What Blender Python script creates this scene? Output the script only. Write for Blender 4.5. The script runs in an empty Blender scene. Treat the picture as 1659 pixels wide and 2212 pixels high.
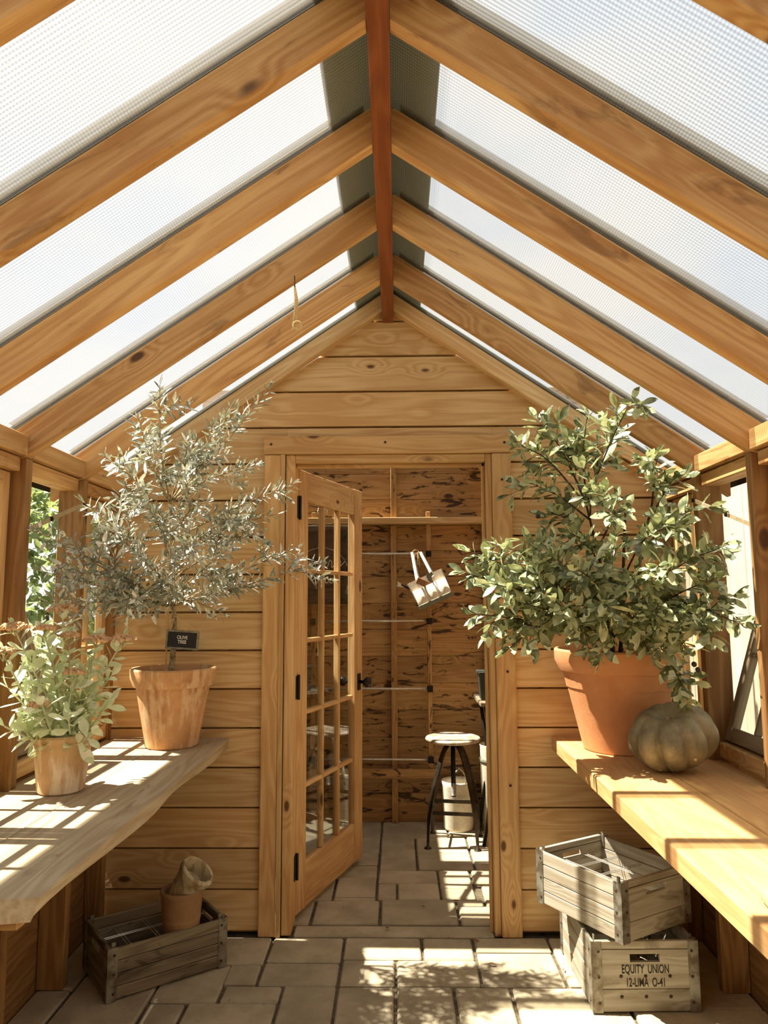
import bpy, bmesh, math, random
from mathutils import Vector, Matrix
random.seed(11)
S = bpy.context.scene
COL = S.collection
V = Vector

# ------------------------------------------------------------------ camera
cd = bpy.data.cameras.new('camera'); cam = bpy.data.objects.new('camera', cd); COL.objects.link(cam)
cd.sensor_fit = 'HORIZONTAL'; cd.sensor_width = 36.0; cd.lens = 36.0 * 1580 / 1659
cd.clip_start = 0.02; cd.clip_end = 200
_t, _y, _r = (math.radians(a) for a in (6.74, 1.0, -0.27))
_f = V((-math.sin(_y) * math.cos(_t), math.cos(_y) * math.cos(_t), math.sin(_t)))
_r0 = V((math.cos(_y), math.sin(_y), 0)); _u0 = _r0.cross(_f)
_rt = math.cos(_r) * _r0 + math.sin(_r) * _u0; _up = math.cos(_r) * _u0 - math.sin(_r) * _r0
cam.matrix_world = Matrix(((_rt.x, _up.x, -_f.x, 0), (_rt.y, _up.y, -_f.y, 0), (_rt.z, _up.z, -_f.z, 1.42), (0, 0, 0, 1)))
S.camera = cam
# ------------------------------------------------------------------ sky and sun
w = bpy.data.worlds.new('sky'); S.world = w; w.use_nodes = True
nt = w.node_tree; nt.nodes.clear()
def wn(t): return nt.nodes.new(t)
tc = wn('ShaderNodeTexCoord'); mp = wn('ShaderNodeMapping'); mp.inputs['Scale'].default_value = (1.6, 1.6, 3.0)
nz = wn('ShaderNodeTexNoise'); nz.inputs['Scale'].default_value = 1.5; nz.inputs['Detail'].default_value = 5
rp = wn('ShaderNodeValToRGB')
rp.color_ramp.elements[0].position = 0.42; rp.color_ramp.elements[0].color = (0.80, 0.86, 0.95, 1)
rp.color_ramp.elements[1].position = 0.60; rp.color_ramp.elements[1].color = (1.0, 0.98, 0.93, 1)
bg = wn('ShaderNodeBackground'); bg.inputs['Strength'].default_value = 0.92
wo = wn('ShaderNodeOutputWorld')
nt.links.new(tc.outputs['Generated'], mp.inputs['Vector']); nt.links.new(mp.outputs[0], nz.inputs['Vector'])
nt.links.new(nz.outputs['Fac'], rp.inputs['Fac']); nt.links.new(rp.outputs[0], bg.inputs['Color'])
nt.links.new(bg.outputs[0], wo.inputs['Surface'])
sd = bpy.data.lights.new('sun', 'SUN'); sun = bpy.data.objects.new('sun', sd); COL.objects.link(sun)
sd.energy = 22.0; sd.angle = math.radians(0.6); sd.color = (1.0, 0.93, 0.82)
sun.rotation_euler = V((1.0, -0.05, -1.8)).to_track_quat('-Z', 'Y').to_euler()
sun.location = (-6, 0, 10)
S.view_settings.view_transform = 'Standard'; S.view_settings.look = 'None'
S.view_settings.gamma = 1.0; S.view_settings.use_curve_mapping = False
S.view_settings.exposure = 0.3

# ------------------------------------------------------------------ materials
def srgb(*c):
    return tuple(((v / 255) / 12.92 if v / 255 <= 0.04045 else ((v / 255 + 0.055) / 1.055) ** 2.4) for v in c) + (1,)
class NT:
    def __init__(s, name):
        s.m = bpy.data.materials.new(name); s.m.use_nodes = True; s.t = s.m.node_tree; s.t.nodes.clear()
        s.out = s.t.nodes.new('ShaderNodeOutputMaterial')
    def n(s, typ, **kw):
        o = s.t.nodes.new('ShaderNode' + typ)
        for k, v in kw.items():
            if k in o.inputs: o.inputs[k].default_value = v
            else: setattr(o, k, v)
        return o
    def l(s, a, b): s.t.links.new(a, b)
    def math(s, op, a, b=None, c=None):
        o = s.t.nodes.new('ShaderNodeMath'); o.operation = op
        for i, v in enumerate((a, b, c)):
            if v is None: continue
            if isinstance(v, (int, float)): o.inputs[i].default_value = v
            else: s.l(v, o.inputs[i])
        return o.outputs[0]
    def mix(s, fac, a, b):
        o = s.t.nodes.new('ShaderNodeMix'); o.data_type = 'RGBA'
        for i, v in ((0, fac), (6, a), (7, b)):
            if isinstance(v, (int, float, tuple)): o.inputs[i].default_value = v
            else: s.l(v, o.inputs[i])
        return o.outputs[2]
    def ramp(s, fac, lo, hi):
        o = s.t.nodes.new('ShaderNodeMapRange'); o.interpolation_type = 'SMOOTHSTEP'
        o.inputs[1].default_value = lo; o.inputs[2].default_value = hi
        s.l(fac, o.inputs[0]); return o.outputs[0]
    def coords(s, scale=(1, 1, 1)):
        tc = s.n('TexCoord'); oi = s.n('ObjectInfo')
        cx = s.n('CombineXYZ')
        for i, k in enumerate((37.0, 91.0, 53.0)): s.l(s.math('MULTIPLY', oi.outputs['Random'], k), cx.inputs[i])
        a = s.n('VectorMath', operation='ADD'); s.l(tc.outputs['Object'], a.inputs[0]); s.l(cx.outputs[0], a.inputs[1])
        s.rand = oi.outputs['Random']
        return a.outputs[0]
    def scaled(s, vec, sc):
        a = s.n('VectorMath', operation='MULTIPLY'); s.l(vec, a.inputs[0]); a.inputs[1].default_value = sc; return a.outputs[0]
    def noise(s, vec, scale, detail=3, rough=0.5, dist=0):
        o = s.n('TexNoise', Scale=scale, Detail=detail, Roughness=rough, Distortion=dist); s.l(vec, o.inputs['Vector']); return o.outputs['Fac']
    def bsdf(s, col, rough=0.6, bump=None, strength=0.3, dist=0.004, metal=0.0, **kw):
        b = s.n('BsdfPrincipled', Metallic=metal)
        for k, v in kw.items(): b.inputs[k].default_value = v
        if isinstance(col, tuple): b.inputs['Base Color'].default_value = col
        else: s.l(col, b.inputs['Base Color'])
        if isinstance(rough, (int, float)): b.inputs['Roughness'].default_value = rough
        else: s.l(rough, b.inputs['Roughness'])
        if bump is not None:
            bp = s.n('Bump', Strength=strength, Distance=dist); s.l(bump, bp.inputs['Height']); s.l(bp.outputs[0], b.inputs['Normal'])
        s.l(b.outputs[0], s.out.inputs[0]); return b

_wood = {}
WOODS = {  # light, dark, knot colour, knot amount, stain
    'cedar': (srgb(234, 202, 148), srgb(202, 158, 102), srgb(78, 40, 18), 0.42, 0.0),
    'rafter': (srgb(226, 184, 124), srgb(186, 134, 78), srgb(66, 36, 16), 0.5, 0.4),
    'trim': (srgb(228, 190, 132), srgb(196, 148, 92), srgb(74, 40, 18), 0.52, 0.0),
    'ridge': (srgb(160, 92, 48), srgb(126, 66, 30), srgb(70, 32, 12), 0.9, 0.0),
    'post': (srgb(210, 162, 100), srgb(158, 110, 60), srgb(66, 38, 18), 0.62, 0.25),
    'shed': (srgb(212, 170, 112), srgb(172, 128, 76), srgb(46, 26, 12), 0.35, 0.9),
    'bench': (srgb(212, 194, 162), srgb(178, 154, 120), srgb(74, 56, 38), 0.66, 0.4),
    'benchr': (srgb(230, 188, 130), srgb(210, 158, 100), srgb(150, 92, 44), 0.9, 0.0),
    'crate': (srgb(210, 202, 182), srgb(160, 147, 122), srgb(62, 48, 34), 0.9, 0.4),
    'crate_dark': (srgb(168, 154, 126), srgb(112, 98, 76), srgb(40, 32, 24), 0.9, 0.8),
    'grey': (srgb(176, 160, 132), srgb(128, 110, 84), srgb(70, 52, 34), 0.9, 0.1),
    'fence': (srgb(240, 230, 206), srgb(226, 208, 178), srgb(200, 170, 130), 0.95, 0.0),
}
def wood(kind, ax):
    key = kind + '_' + ax
    if key in _wood: return _wood[key]
    lt, dk, kn, kth, stain = WOODS[kind]
    g_ = 0.84 if kind in ('cedar', 'rafter', 'trim') else 0.74 if kind in ('shed', 'ridge') else 0.56 if kind == 'post' else (0.38 if kind == 'fence' else 0.7)  # post wood, also on the siding, darkened for shade under the benches
    lt, dk = (tuple(v * g_ for v in q[:3]) + (1,) for q in (lt, dk))
    i = 'xyz'.index(ax)
    def sc(a, c): v = [c, c, c]; v[i] = a; return tuple(v)
    N = NT('wood_' + key); co = N.coords()
    vor = N.n('TexVoronoi', Scale=1.0); N.l(N.scaled(co, sc(3.4, 7.0)), vor.inputs['Vector'])
    sep = N.n('SeparateColor'); N.l(vor.outputs['Color'], sep.inputs[0])
    on = N.math('GREATER_THAN', sep.outputs[0], kth)
    d = vor.outputs['Distance']
    size = N.math('MULTIPLY_ADD', sep.outputs[1], 0.10, 0.055)
    kmask = N.math('MULTIPLY', on, N.math('SUBTRACT', 1.0, N.ramp(N.math('DIVIDE', d, size), 0.55, 1.15)))
    big = N.noise(N.scaled(co, sc(0.7, 8.0)), 1.0, 2, 0.5, 0.3)
    halo = N.math('MULTIPLY', on, N.math('SUBTRACT', 1.0, N.ramp(d, 0.0, 0.42)))
    rings = N.math('SINE', N.math('MULTIPLY_ADD', big, 70.0, N.math('MULTIPLY', halo, 16.0)))
    rings = N.math('MULTIPLY_ADD', rings, 0.5, 0.5)
    fib = N.noise(N.scaled(co, sc(5.0, 160.0)), 1.0, 3, 0.6)
    tone = N.noise(N.scaled(co, sc(1.6, 5.0)), 1.0, 3)
    f = N.math('ADD', N.math('MULTIPLY', rings, 0.22), N.math('ADD', N.math('MULTIPLY', fib, 0.46), N.math('MULTIPLY', tone, 0.60)))
    c = N.mix(N.ramp(f, 0.28, 0.92), lt, dk)
    if stain:
        st = N.noise(N.scaled(co, sc(3.2, 13.0)), 1.0, 5, 0.62, 0.9)
        if kind == 'shed':
            c = N.mix(N.math('MULTIPLY', N.ramp(st, 0.66, 0.75), 0.5), c, srgb(226, 196, 146))
            st2 = N.noise(N.scaled(co, sc(2.6, 10.0)), 1.9, 5, 0.6, 1.6)
            c = N.mix(N.math('MULTIPLY', N.ramp(st2, 0.57, 0.63), stain), c, kn)
        else:
            c = N.mix(N.math('MULTIPLY', N.ramp(st, 0.58, 0.68), stain), c, kn)
    c = N.mix(N.math('MULTIPLY', kmask, 0.9), c, kn)
    hs = N.n('HueSaturation', Saturation=1.0); N.l(c, hs.inputs['Color'])
    N.l(N.math('MULTIPLY_ADD', N.rand, 0.26, 0.86), hs.inputs['Value'])
    bump = N.math('ADD', N.math('MULTIPLY', fib, 0.7), N.math('MULTIPLY', rings, 0.3))
    N.bsdf(hs.outputs[0], 0.62, bump, 0.35, 0.002, **{'Specular IOR Level': 0.3})
    _wood[key] = N.m
    return N.m

M = {}
def simple(name, col, rough=0.6, metal=0.0, var=0.25, scale=30.0, col2=None, bump=0.2, dist=0.003, detail=4, lo=0.35, hi=0.65, **kw):
    N = NT(name); co = N.coords(); nzv = N.noise(co, scale, detail, 0.6)
    c2 = col2 or tuple(v * (1 - var) for v in col[:3]) + (1,)
    N.bsdf(N.mix(N.ramp(nzv, lo, hi), col, c2), rough, nzv, bump, dist, metal, **kw); M[name] = N.m; return N.m
simple('iron', srgb(38, 34, 30), 0.45, 0.7, 0.3)
simple('rod_metal', srgb(214, 208, 198), 0.35, 0.6, 0.2)
simple('stool_metal', srgb(78, 68, 56), 0.42, 0.8, 0.5, 14.0)
simple('seat_metal', srgb(206, 194, 172), 0.45, 0.1, 0.3, 20.0, srgb(150, 130, 102))
simple('hinge_black', srgb(16, 15, 15), 0.4, 0.2)
simple('galvanised', srgb(150, 146, 132), 0.5, 0.55, 0.4, 22.0, srgb(104, 92, 74))
simple('rust', srgb(70, 50, 36), 0.8, 0.2)
simple('batten_metal', srgb(150, 146, 134), 0.6, 0.0, 0.2, 30.0)
N = NT('flashing'); _a = N.n('BsdfDiffuse', Color=srgb(150, 146, 124)); _b = N.n('BsdfTransparent', Color=srgb(226, 222, 200)); _m = N.n('MixShader', Fac=0.24); N.l(_a.outputs[0], _m.inputs[1]); N.l(_b.outputs[0], _m.inputs[2]); N.l(_m.outputs[0], N.out.inputs[0]); M['flashing'] = N.m
simple('paint_weathered', srgb(206, 200, 184), 0.7, 0.0, 0.3, 25.0, srgb(160, 144, 118))
simple('soil', srgb(44, 32, 24), 0.95, 0, 0.5, 60.0, srgb(20, 14, 10), 1.0, 0.02)
simple('mortar', srgb(104, 92, 70), 0.95, 0, 0.4, 40.0, srgb(74, 64, 48), 0.8, 0.01)
simple('ground_gravel', srgb(150, 138, 112), 0.95, 0, 0.4, 12.0, srgb(110, 104, 74), 0.8, 0.01)
simple('canvas', srgb(228, 218, 196), 0.85, 0, 0.12, 60.0)
simple('canvas_grey', srgb(122, 124, 104), 0.85, 0, 0.2, 60.0)
simple('leather', srgb(150, 104, 66), 0.6, 0, 0.3, 40.0)
simple('twine', srgb(222, 194, 140), 0.9, 0, 0.3, 120.0)
simple('slate_black', srgb(24, 20, 28), 0.6, 0, 0.3, 30.0)
simple('tag_frame', srgb(148, 140, 118), 0.6, 0.2, 0.4, 60.0)
simple('chalk', srgb(232, 228, 218), 0.9, 0, 0.08, 80.0)
simple('ink', srgb(44, 36, 30), 0.9, 0, 0.3, 120.0)
simple('chalkboard', srgb(44, 40, 36), 0.8, 0, 0.3, 12.0)
simple('bark', srgb(176, 158, 122), 0.9, 0, 0.4, 50.0, srgb(108, 92, 66), 0.8, 0.004)
simple('bark_dark', srgb(84, 70, 50), 0.9, 0, 0.4, 50.0, srgb(52, 42, 30), 0.8, 0.004)
simple('cane', srgb(200, 160, 100), 0.7, 0, 0.2, 40.0)
simple('sedum_stem', srgb(196, 200, 160), 0.7, 0, 0.15, 40.0)
simple('sedum_flower', srgb(230, 194, 146), 0.9, 0, 0.3, 90.0, srgb(186, 138, 94), 1.0, 0.01)
simple('dried_flower', srgb(226, 218, 200), 0.9, 0, 0.3, 90.0, None, 1.0, 0.01)
simple('berry', srgb(36, 34, 40), 0.35)
simple('dark_pot', srgb(44, 48, 40), 0.6)
simple('dry_leaf', srgb(150, 100, 58), 0.9)
simple('brass', srgb(196, 178, 140), 0.45, 0.4, 0.2)
simple('nail', srgb(58, 44, 34), 0.7, 0.3)

def terracotta(name, base, dark, pale, amount, plo=0.5, phi=0.7):
    N = NT(name); co = N.coords()
    a = N.noise(co, 7.0, 5, 0.6); b = N.noise(N.scaled(co, (30, 30, 5)), 1.0, 4, 0.6); g = N.noise(co, 90.0, 3)
    c = N.mix(N.ramp(a, 0.35, 0.7), base, dark)
    c = N.mix(N.math('MULTIPLY', N.ramp(N.math('ADD', N.math('MULTIPLY', a, 0.5), N.math('MULTIPLY', b, 0.5)), plo, phi), amount), c, pale)
    N.bsdf(c, 0.8, g, 0.25, 0.002); M[name] = N.m
terracotta('terracotta_new', srgb(202, 144, 96), srgb(188, 126, 78), srgb(212, 162, 116), 0.3)
terracotta('terracotta_olive', srgb(194, 146, 96), srgb(158, 104, 60), srgb(216, 184, 140), 0.7, 0.46, 0.58)
terracotta('terracotta_old', srgb(196, 162, 118), srgb(166, 126, 84), srgb(222, 208, 180), 0.85, 0.46, 0.6)
terracotta('terracotta_mossy', srgb(168, 146, 104), srgb(122, 98, 64), srgb(206, 196, 164), 0.7, 0.46, 0.58)
terracotta('terracotta_dull', srgb(158, 122, 84), srgb(132, 96, 62), srgb(178, 150, 114), 0.4)

def paver_mat():
    N = NT('paver_stone'); co = N.coords()
    a = N.noise(co, 5.0, 5, 0.6); g = N.noise(co, 70.0, 4, 0.6); s = N.noise(co, 24.0, 4, 0.7, 0.6)
    c = N.mix(N.ramp(a, 0.3, 0.72), srgb(182, 170, 142), srgb(154, 142, 116))
    c = N.mix(N.math('MULTIPLY', N.ramp(s, 0.60, 0.74), 0.45), c, srgb(116, 102, 78))
    hs = N.n('HueSaturation'); N.l(c, hs.inputs['Color']); N.l(N.math('MULTIPLY_ADD', N.rand, 0.2, 0.9), hs.inputs['Value'])
    N.bsdf(hs.outputs[0], 0.9, N.math('ADD', g, N.math('MULTIPLY', s, 1.4)), 0.5, 0.004); M['paver'] = N.m
paver_mat()

def leaf_mat(name, c1, c2, trans=0.3, rough=0.5, vein=None):
    N = NT(name); oi = N.n('ObjectInfo'); geo = N.n('NewGeometry')
    nz = N.n('TexNoise', Scale=22.0, Detail=1.0); N.l(geo.outputs['Position'], nz.inputs['Vector'])
    r = N.math('FRACT', N.math('ADD', oi.outputs['Random'], N.math('MULTIPLY', nz.outputs['Fac'], 2.3)))
    c = N.mix(r, c1, c2)
    b = N.n('BsdfPrincipled', Roughness=rough); N.l(c, b.inputs['Base Color'])
    t = N.n('BsdfTranslucent'); N.l(N.mix(0.35, c, (0.75, 0.8, 0.25, 1)), t.inputs['Color'])
    m = N.n('MixShader', Fac=trans); N.l(b.outputs[0], m.inputs[1]); N.l(t.outputs[0], m.inputs[2]); N.l(m.outputs[0], N.out.inputs[0])
    M[name] = N.m
leaf_mat('olive_leaf', srgb(238, 238, 226), srgb(98, 106, 86), 0.12, 0.4)  # silvery tone, whitened further to put sun into the leaf colour
leaf_mat('shrub_leaf', srgb(204, 210, 166), srgb(50, 68, 34), 0.2, 0.33)  # pale end carries sunlit highlights in the leaf colour
leaf_mat('sedum_leaf', srgb(238, 240, 222), srgb(194, 208, 164), 0.35, 0.5)  # lightened so the colour itself looks sunlit
leaf_mat('hedge_leaf', srgb(118, 138, 84), srgb(40, 56, 28), 0.3, 0.45)
leaf_mat('hedge_pale', srgb(204, 208, 176), srgb(130, 142, 100), 0.3, 0.5)  # overexposed foliage put into the leaf colour

def glass_mat():
    N = NT('window_glass'); t = N.n('BsdfTransparent', Color=(0.95, 0.97, 0.95, 1)); g = N.n('BsdfGlossy', Roughness=0.02)
    lw = N.n('LayerWeight', Blend=0.5); fr = N.math('MULTIPLY_ADD', N.math('POWER', lw.outputs['Facing'], 5.0), 0.9, 0.045); m = N.n('MixShader'); N.l(fr, m.inputs[0]); N.l(t.outputs[0], m.inputs[1]); N.l(g.outputs[0], m.inputs[2])
    N.l(m.outputs[0], N.out.inputs[0]); M['glass'] = N.m
glass_mat()
def roof_mat():
    # twin-wall sheet: flutes run down the slope (local x), fine cross mesh
    N = NT('roof_sheet'); tc = N.n('TexCoord'); sp = N.n('SeparateXYZ'); N.l(tc.outputs['Object'], sp.inputs[0])
    fl = N.math('MULTIPLY_ADD', N.math('SINE', N.math('MULTIPLY', sp.outputs[1], 2 * math.pi / 0.011)), 0.5, 0.5)
    cr = N.math('MULTIPLY_ADD', N.math('SINE', N.math('MULTIPLY', sp.outputs[0], 2 * math.pi / 0.0075)), 0.5, 0.5)
    dirt = N.n('TexNoise', Scale=3.0, Detail=4.0); N.l(tc.outputs['Object'], dirt.inputs['Vector'])
    rib = N.math('ADD', N.math('MULTIPLY', N.math('POWER', fl, 1.6), 0.62), N.math('MULTIPLY', cr, 0.38))
    f = N.math('SUBTRACT', 0.985, N.math('ADD', N.math('MULTIPLY', rib, 0.02), N.math('MULTIPLY', dirt.outputs['Fac'], 0.02)))
    tr = N.n('BsdfTransparent'); N.l(N.mix(rib, (0.99, 0.99, 0.98, 1), (0.62, 0.62, 0.615, 1)), tr.inputs['Color'])
    tl = N.n('BsdfTranslucent', Color=(0.86, 0.85, 0.82, 1)); df = N.n('BsdfDiffuse', Color=(0.8, 0.79, 0.76, 1))
    m0 = N.n('MixShader', Fac=0.3); N.l(tl.outputs[0], m0.inputs[1]); N.l(df.outputs[0], m0.inputs[2])
    m = N.n('MixShader'); N.l(f, m.inputs[0]); N.l(m0.outputs[0], m.inputs[1]); N.l(tr.outputs[0], m.inputs[2]); N.l(m.outputs[0], N.out.inputs[0])
    M['roof_sheet'] = N.m
roof_mat()
def batten_mat():
    N = NT('tape_strip'); tl = N.n('BsdfTransparent', Color=(0.96, 0.95, 0.92, 1)); df = N.n('BsdfDiffuse', Color=srgb(196, 192, 182))
    m = N.n('MixShader', Fac=0.34); N.l(tl.outputs[0], m.inputs[1]); N.l(df.outputs[0], m.inputs[2]); N.l(m.outputs[0], N.out.inputs[0]); M['tape'] = N.m
batten_mat()
def mesh_mat():
    N = NT('shade_mesh'); tc = N.n('TexCoord'); sp = N.n('SeparateXYZ'); N.l(tc.outputs['Object'], sp.inputs[0])
    a = N.math('GREATER_THAN', N.math('SINE', N.math('MULTIPLY', sp.outputs[0], 2 * math.pi / 0.012)), 0.45)
    b = N.math('GREATER_THAN', N.math('SINE', N.math('MULTIPLY', sp.outputs[1], 2 * math.pi / 0.009)), 0.2)
    d = N.n('BsdfDiffuse', Color=srgb(52, 46, 40)); t = N.n('BsdfTransparent'); m = N.n('MixShader')
    N.l(N.math('MULTIPLY', a, b), m.inputs[0]); N.l(d.outputs[0], m.inputs[1]); N.l(t.outputs[0], m.inputs[2]); N.l(m.outputs[0], N.out.inputs[0]); M['shade'] = N.m
mesh_mat()
def squash_mat():
    N = NT('squash_skin'); co = N.coords()
    a = N.noise(co, 9.0, 5, 0.65); s = N.noise(co, 40.0, 4, 0.7)
    c = N.mix(N.ramp(a, 0.35, 0.68), srgb(146, 136, 104), srgb(100, 94, 70))
    c = N.mix(N.math('MULTIPLY', N.ramp(s, 0.60, 0.72), 0.5), c, srgb(168, 150, 108))
    v = N.n('TexVoronoi', Scale=26.0); N.l(co, v.inputs['Vector']); sp = N.n('SeparateColor'); N.l(v.outputs['Color'], sp.inputs[0])
    k = N.math('MULTIPLY', N.math('GREATER_THAN', sp.outputs[0], 0.84), N.math('LESS_THAN', v.outputs['Distance'], 0.16))
    c = N.mix(k, c, srgb(220, 206, 172))
    N.bsdf(c, 0.5, s, 0.3, 0.004); M['squash'] = N.m
squash_mat()

# ------------------------------------------------------------------ mesh helpers
WM = {}
class MB:
    def __init__(s): s.v = []; s.f = []
    def add(s, vs, fs, T=None):
        o = len(s.v)
        s.v += [tuple(T @ V(p)) if T else tuple(p) for p in vs]
        s.f += [tuple(i + o for i in f) for f in fs]; return s
    def hexa(s, p, T=None):   # 8 points: bottom 4 ccw, top 4 ccw
        return s.add(p, [(0, 3, 2, 1), (4, 5, 6, 7), (0, 1, 5, 4), (1, 2, 6, 5), (2, 3, 7, 6), (3, 0, 4, 7)], T)
    def box(s, x0, x1, y0, y1, z0, z1, T=None):
        return s.hexa([(x0, y0, z0), (x1, y0, z0), (x1, y1, z0), (x0, y1, z0), (x0, y0, z1), (x1, y0, z1), (x1, y1, z1), (x0, y1, z1)], T)
    def cbox(s, x0, x1, y0, y1, z0, z1, c=0.003, T=None, jit=0.0):
        lo = (x0, y0, z0); hi = (x1, y1, z1); c = min(c, (x1 - x0) / 3, (y1 - y0) / 3, (z1 - z0) / 3)
        vs = []; ix = {}
        for sx in (0, 1):
            for sy in (0, 1):
                for sz in (0, 1):
                    sg = (sx, sy, sz)
                    j = [random.uniform(-jit, jit) for _ in range(3)]
                    for a in range(3):
                        p = []
                        for k in range(3):
                            b = hi[k] if sg[k] else lo[k]
                            if k != a: b += -c if sg[k] else c
                            p.append(b + (j[k] if k < 2 else 0))
                        ix[sg, a] = len(vs); vs.append(tuple(p))
        fs = []
        for a in range(3):
            b, d = (a + 1) % 3, (a + 2) % 3
            for sa in (0, 1):
                q = []
                for sb, sd_ in ((0, 0), (1, 0), (1, 1), (0, 1)):
                    g = [0, 0, 0]; g[a] = sa; g[b] = sb; g[d] = sd_; q.append(ix[tuple(g), a])
                fs.append(tuple(q if sa else q[::-1]))
            for sa in (0, 1):
                for sb in (0, 1):
                    g0 = [0, 0, 0]; g0[a] = sa; g0[b] = sb; g1 = list(g0); g1[d] = 1
                    q = (ix[tuple(g0), a], ix[tuple(g0), b], ix[tuple(g1), b], ix[tuple(g1), a])
                    fs.append(q if sa == sb else q[::-1])
        for sx in (0, 1):
            for sy in (0, 1):
                for sz in (0, 1):
                    q = tuple(ix[(sx, sy, sz), a] for a in range(3))
                    fs.append(q if (sx + sy + sz) % 2 == 1 else q[::-1])
        return s.add(vs, fs, T)
    def tube(s, pts, rad, n=6, T=None, closed=False):
        pts = [V(p) for p in pts]; m = len(pts)
        if not isinstance(rad, (list, tuple)): rad = [rad] * m
        vs = []; fs = []; up = None
        for i, p in enumerate(pts):
            a = pts[(i - 1) % m] if closed or i > 0 else pts[i]; b = pts[(i + 1) % m] if closed or i < m - 1 else pts[i]
            d = (b - a).normalized()
            if up is None: up = d.orthogonal().normalized()
            up = (up - d * up.dot(d)); up = up.normalized() if up.length > 1e-6 else d.orthogonal().normalized()
            sd_ = d.cross(up)
            for k in range(n):
                t = 2 * math.pi * k / n; vs.append(p + (up * math.cos(t) + sd_ * math.sin(t)) * rad[i])
        for i in range(m if closed else m - 1):
            for k in range(n):
                j = (i + 1) % m; fs.append((i * n + k, i * n + (k + 1) % n, j * n + (k + 1) % n, j * n + k))
        if not closed: fs += [tuple(range(n))[::-1], tuple(range((m - 1) * n, m * n))]
        return s.add(vs, fs, T)
    def lathe(s, prof, n=32, T=None, wob=0.0):
        vs = []; fs = []; m = len(prof)
        for i, (r, z) in enumerate(prof):
            for k in range(n):
                t = 2 * math.pi * k / n; rr = r * (1 + wob * math.sin(2 * t + 0.7)); vs.append((rr * math.cos(t), rr * math.sin(t), z))
        for i in range(m - 1):
            for k in range(n): fs.append((i * n + k, i * n + (k + 1) % n, (i + 1) * n + (k + 1) % n, (i + 1) * n + k))
        if prof[0][0] > 1e-5: fs.append(tuple(range(n))[::-1])
        if prof[-1][0] > 1e-5: fs.append(tuple(range((m - 1) * n, m * n)))
        return s.add(vs, fs, T)
    def prism(s, poly, d0, d1, axes='xz', T=None):   # poly in 2 axes, extruded along the third
        n = len(poly); vs = []
        for d in (d0, d1):
            for a, b in poly:
                vs.append({'xz': (a, d, b), 'xy': (a, b, d), 'yz': (d, a, b)}[axes])
        fs = [tuple(range(n))[::-1], tuple(range(n, 2 * n))] + [(i, (i + 1) % n, n + (i + 1) % n, n + i) for i in range(n)]
        return s.add(vs, fs, T)
    def ball(s, c, r, n=8, m=6, T=None, sq=(1, 1, 1)):
        pr = [(math.sin(math.pi * i / m) * r, -math.cos(math.pi * i / m) * r) for i in range(m + 1)]
        pr[0] = (1e-6, -r); pr[-1] = (1e-6, r)
        L = Matrix.Translation(c) @ Matrix.Diagonal((*sq, 1))
        return s.lathe(pr, n, (T @ L) if T else L)
    def mesh(s, name, mat, smooth=False, fix=True):
        me = bpy.data.meshes.new(name); me.from_pydata(s.v, [], s.f); me.update()
        if fix:
            bm = bmesh.new(); bm.from_mesh(me); bmesh.ops.recalc_face_normals(bm, faces=bm.faces); bm.to_mesh(me); bm.free()
        if smooth:
            me.polygons.foreach_set('use_smooth', [True] * len(me.polygons))
        for m_ in (mat if isinstance(mat, (list, tuple)) else [mat]): me.materials.append(m_)
        return me
    def build(s, name, mat, parent=None, T=None, smooth=False, kind=None, label=None, fix=True):
        if T is None:
            lo = [min(p[k] for p in s.v) for k in range(3)]; hi = [max(p[k] for p in s.v) for k in range(3)]
            c = V([(a + b) / 2 for a, b in zip(lo, hi)]); s.v = [tuple(V(p) - c) for p in s.v]; T = Matrix.Translation(c)
        me = s.mesh(name, mat, smooth, fix)
        return link(name, me, parent, T, kind, label)
def link(name, me, parent=None, T=None, kind=None, label=None):
    o = bpy.data.objects.new(name, me); COL.objects.link(o)
    T = T if T is not None else Matrix.Identity(4)
    if parent is not None:
        o.parent = parent; o.matrix_parent_inverse = WM[parent.name].inverted()
    o.matrix_basis = T; WM[o.name] = T.copy()
    if kind: o['kind'] = kind
    if label: o['label'] = label
    return o
def thing(name, loc, label=None, cat=None, group=None, kind=None):
    o = link(name, None, None, Matrix.Translation(loc), kind); o.empty_display_size = 0.05
    return tag(o, label, cat, group)
def tag(o, label=None, cat=None, group=None, kind=None):
    if label: o['label'] = label
    if cat: o['category'] = cat
    if group: o['group'] = group
    if kind: o['kind'] = kind
    return o
def bx(name, mat, parent, x0, x1, y0, y1, z0, z1, c=0.003, T=None, kind=None, label=None, jit=0.0):
    return MB().cbox(x0, x1, y0, y1, z0, z1, c, T, jit).build(name, mat, parent, kind=kind, label=label)
def RZ(a): return Matrix.Rotation(a, 4, 'Z')
def TR(*p): return Matrix.Translation(p)
def frame(o, x, zhint):
    x = V(x).normalized(); z = V(zhint); z = (z - x * z.dot(x))
    z = z.normalized() if z.length > 1e-5 else x.orthogonal().normalized()
    y = z.cross(x)
    return Matrix(((x.x, y.x, z.x, o[0]), (x.y, y.y, z.y, o[1]), (x.z, y.z, z.z, o[2]), (0, 0, 0, 1)))

# ------------------------------------------------------------------ layout constants
CX = -0.035                 # ridge
YW = 3.295                  # face of the gable siding
YS = 3.40                   # back of that wall
YB = 4.90                   # shed back wall
SL = 0.68                   # roof slope
XL, XR = -1.275, 1.205      # inner face of the sills
RY = [2.41 + 0.45 * k for k in range(-6, 2)]   # rafter / post lines
def zbot(dx): return 2.70 - SL * (dx - 0.025)
def ztop(dx): return zbot(dx) + 0.113
ZE = 0.82                   # bench top

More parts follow.
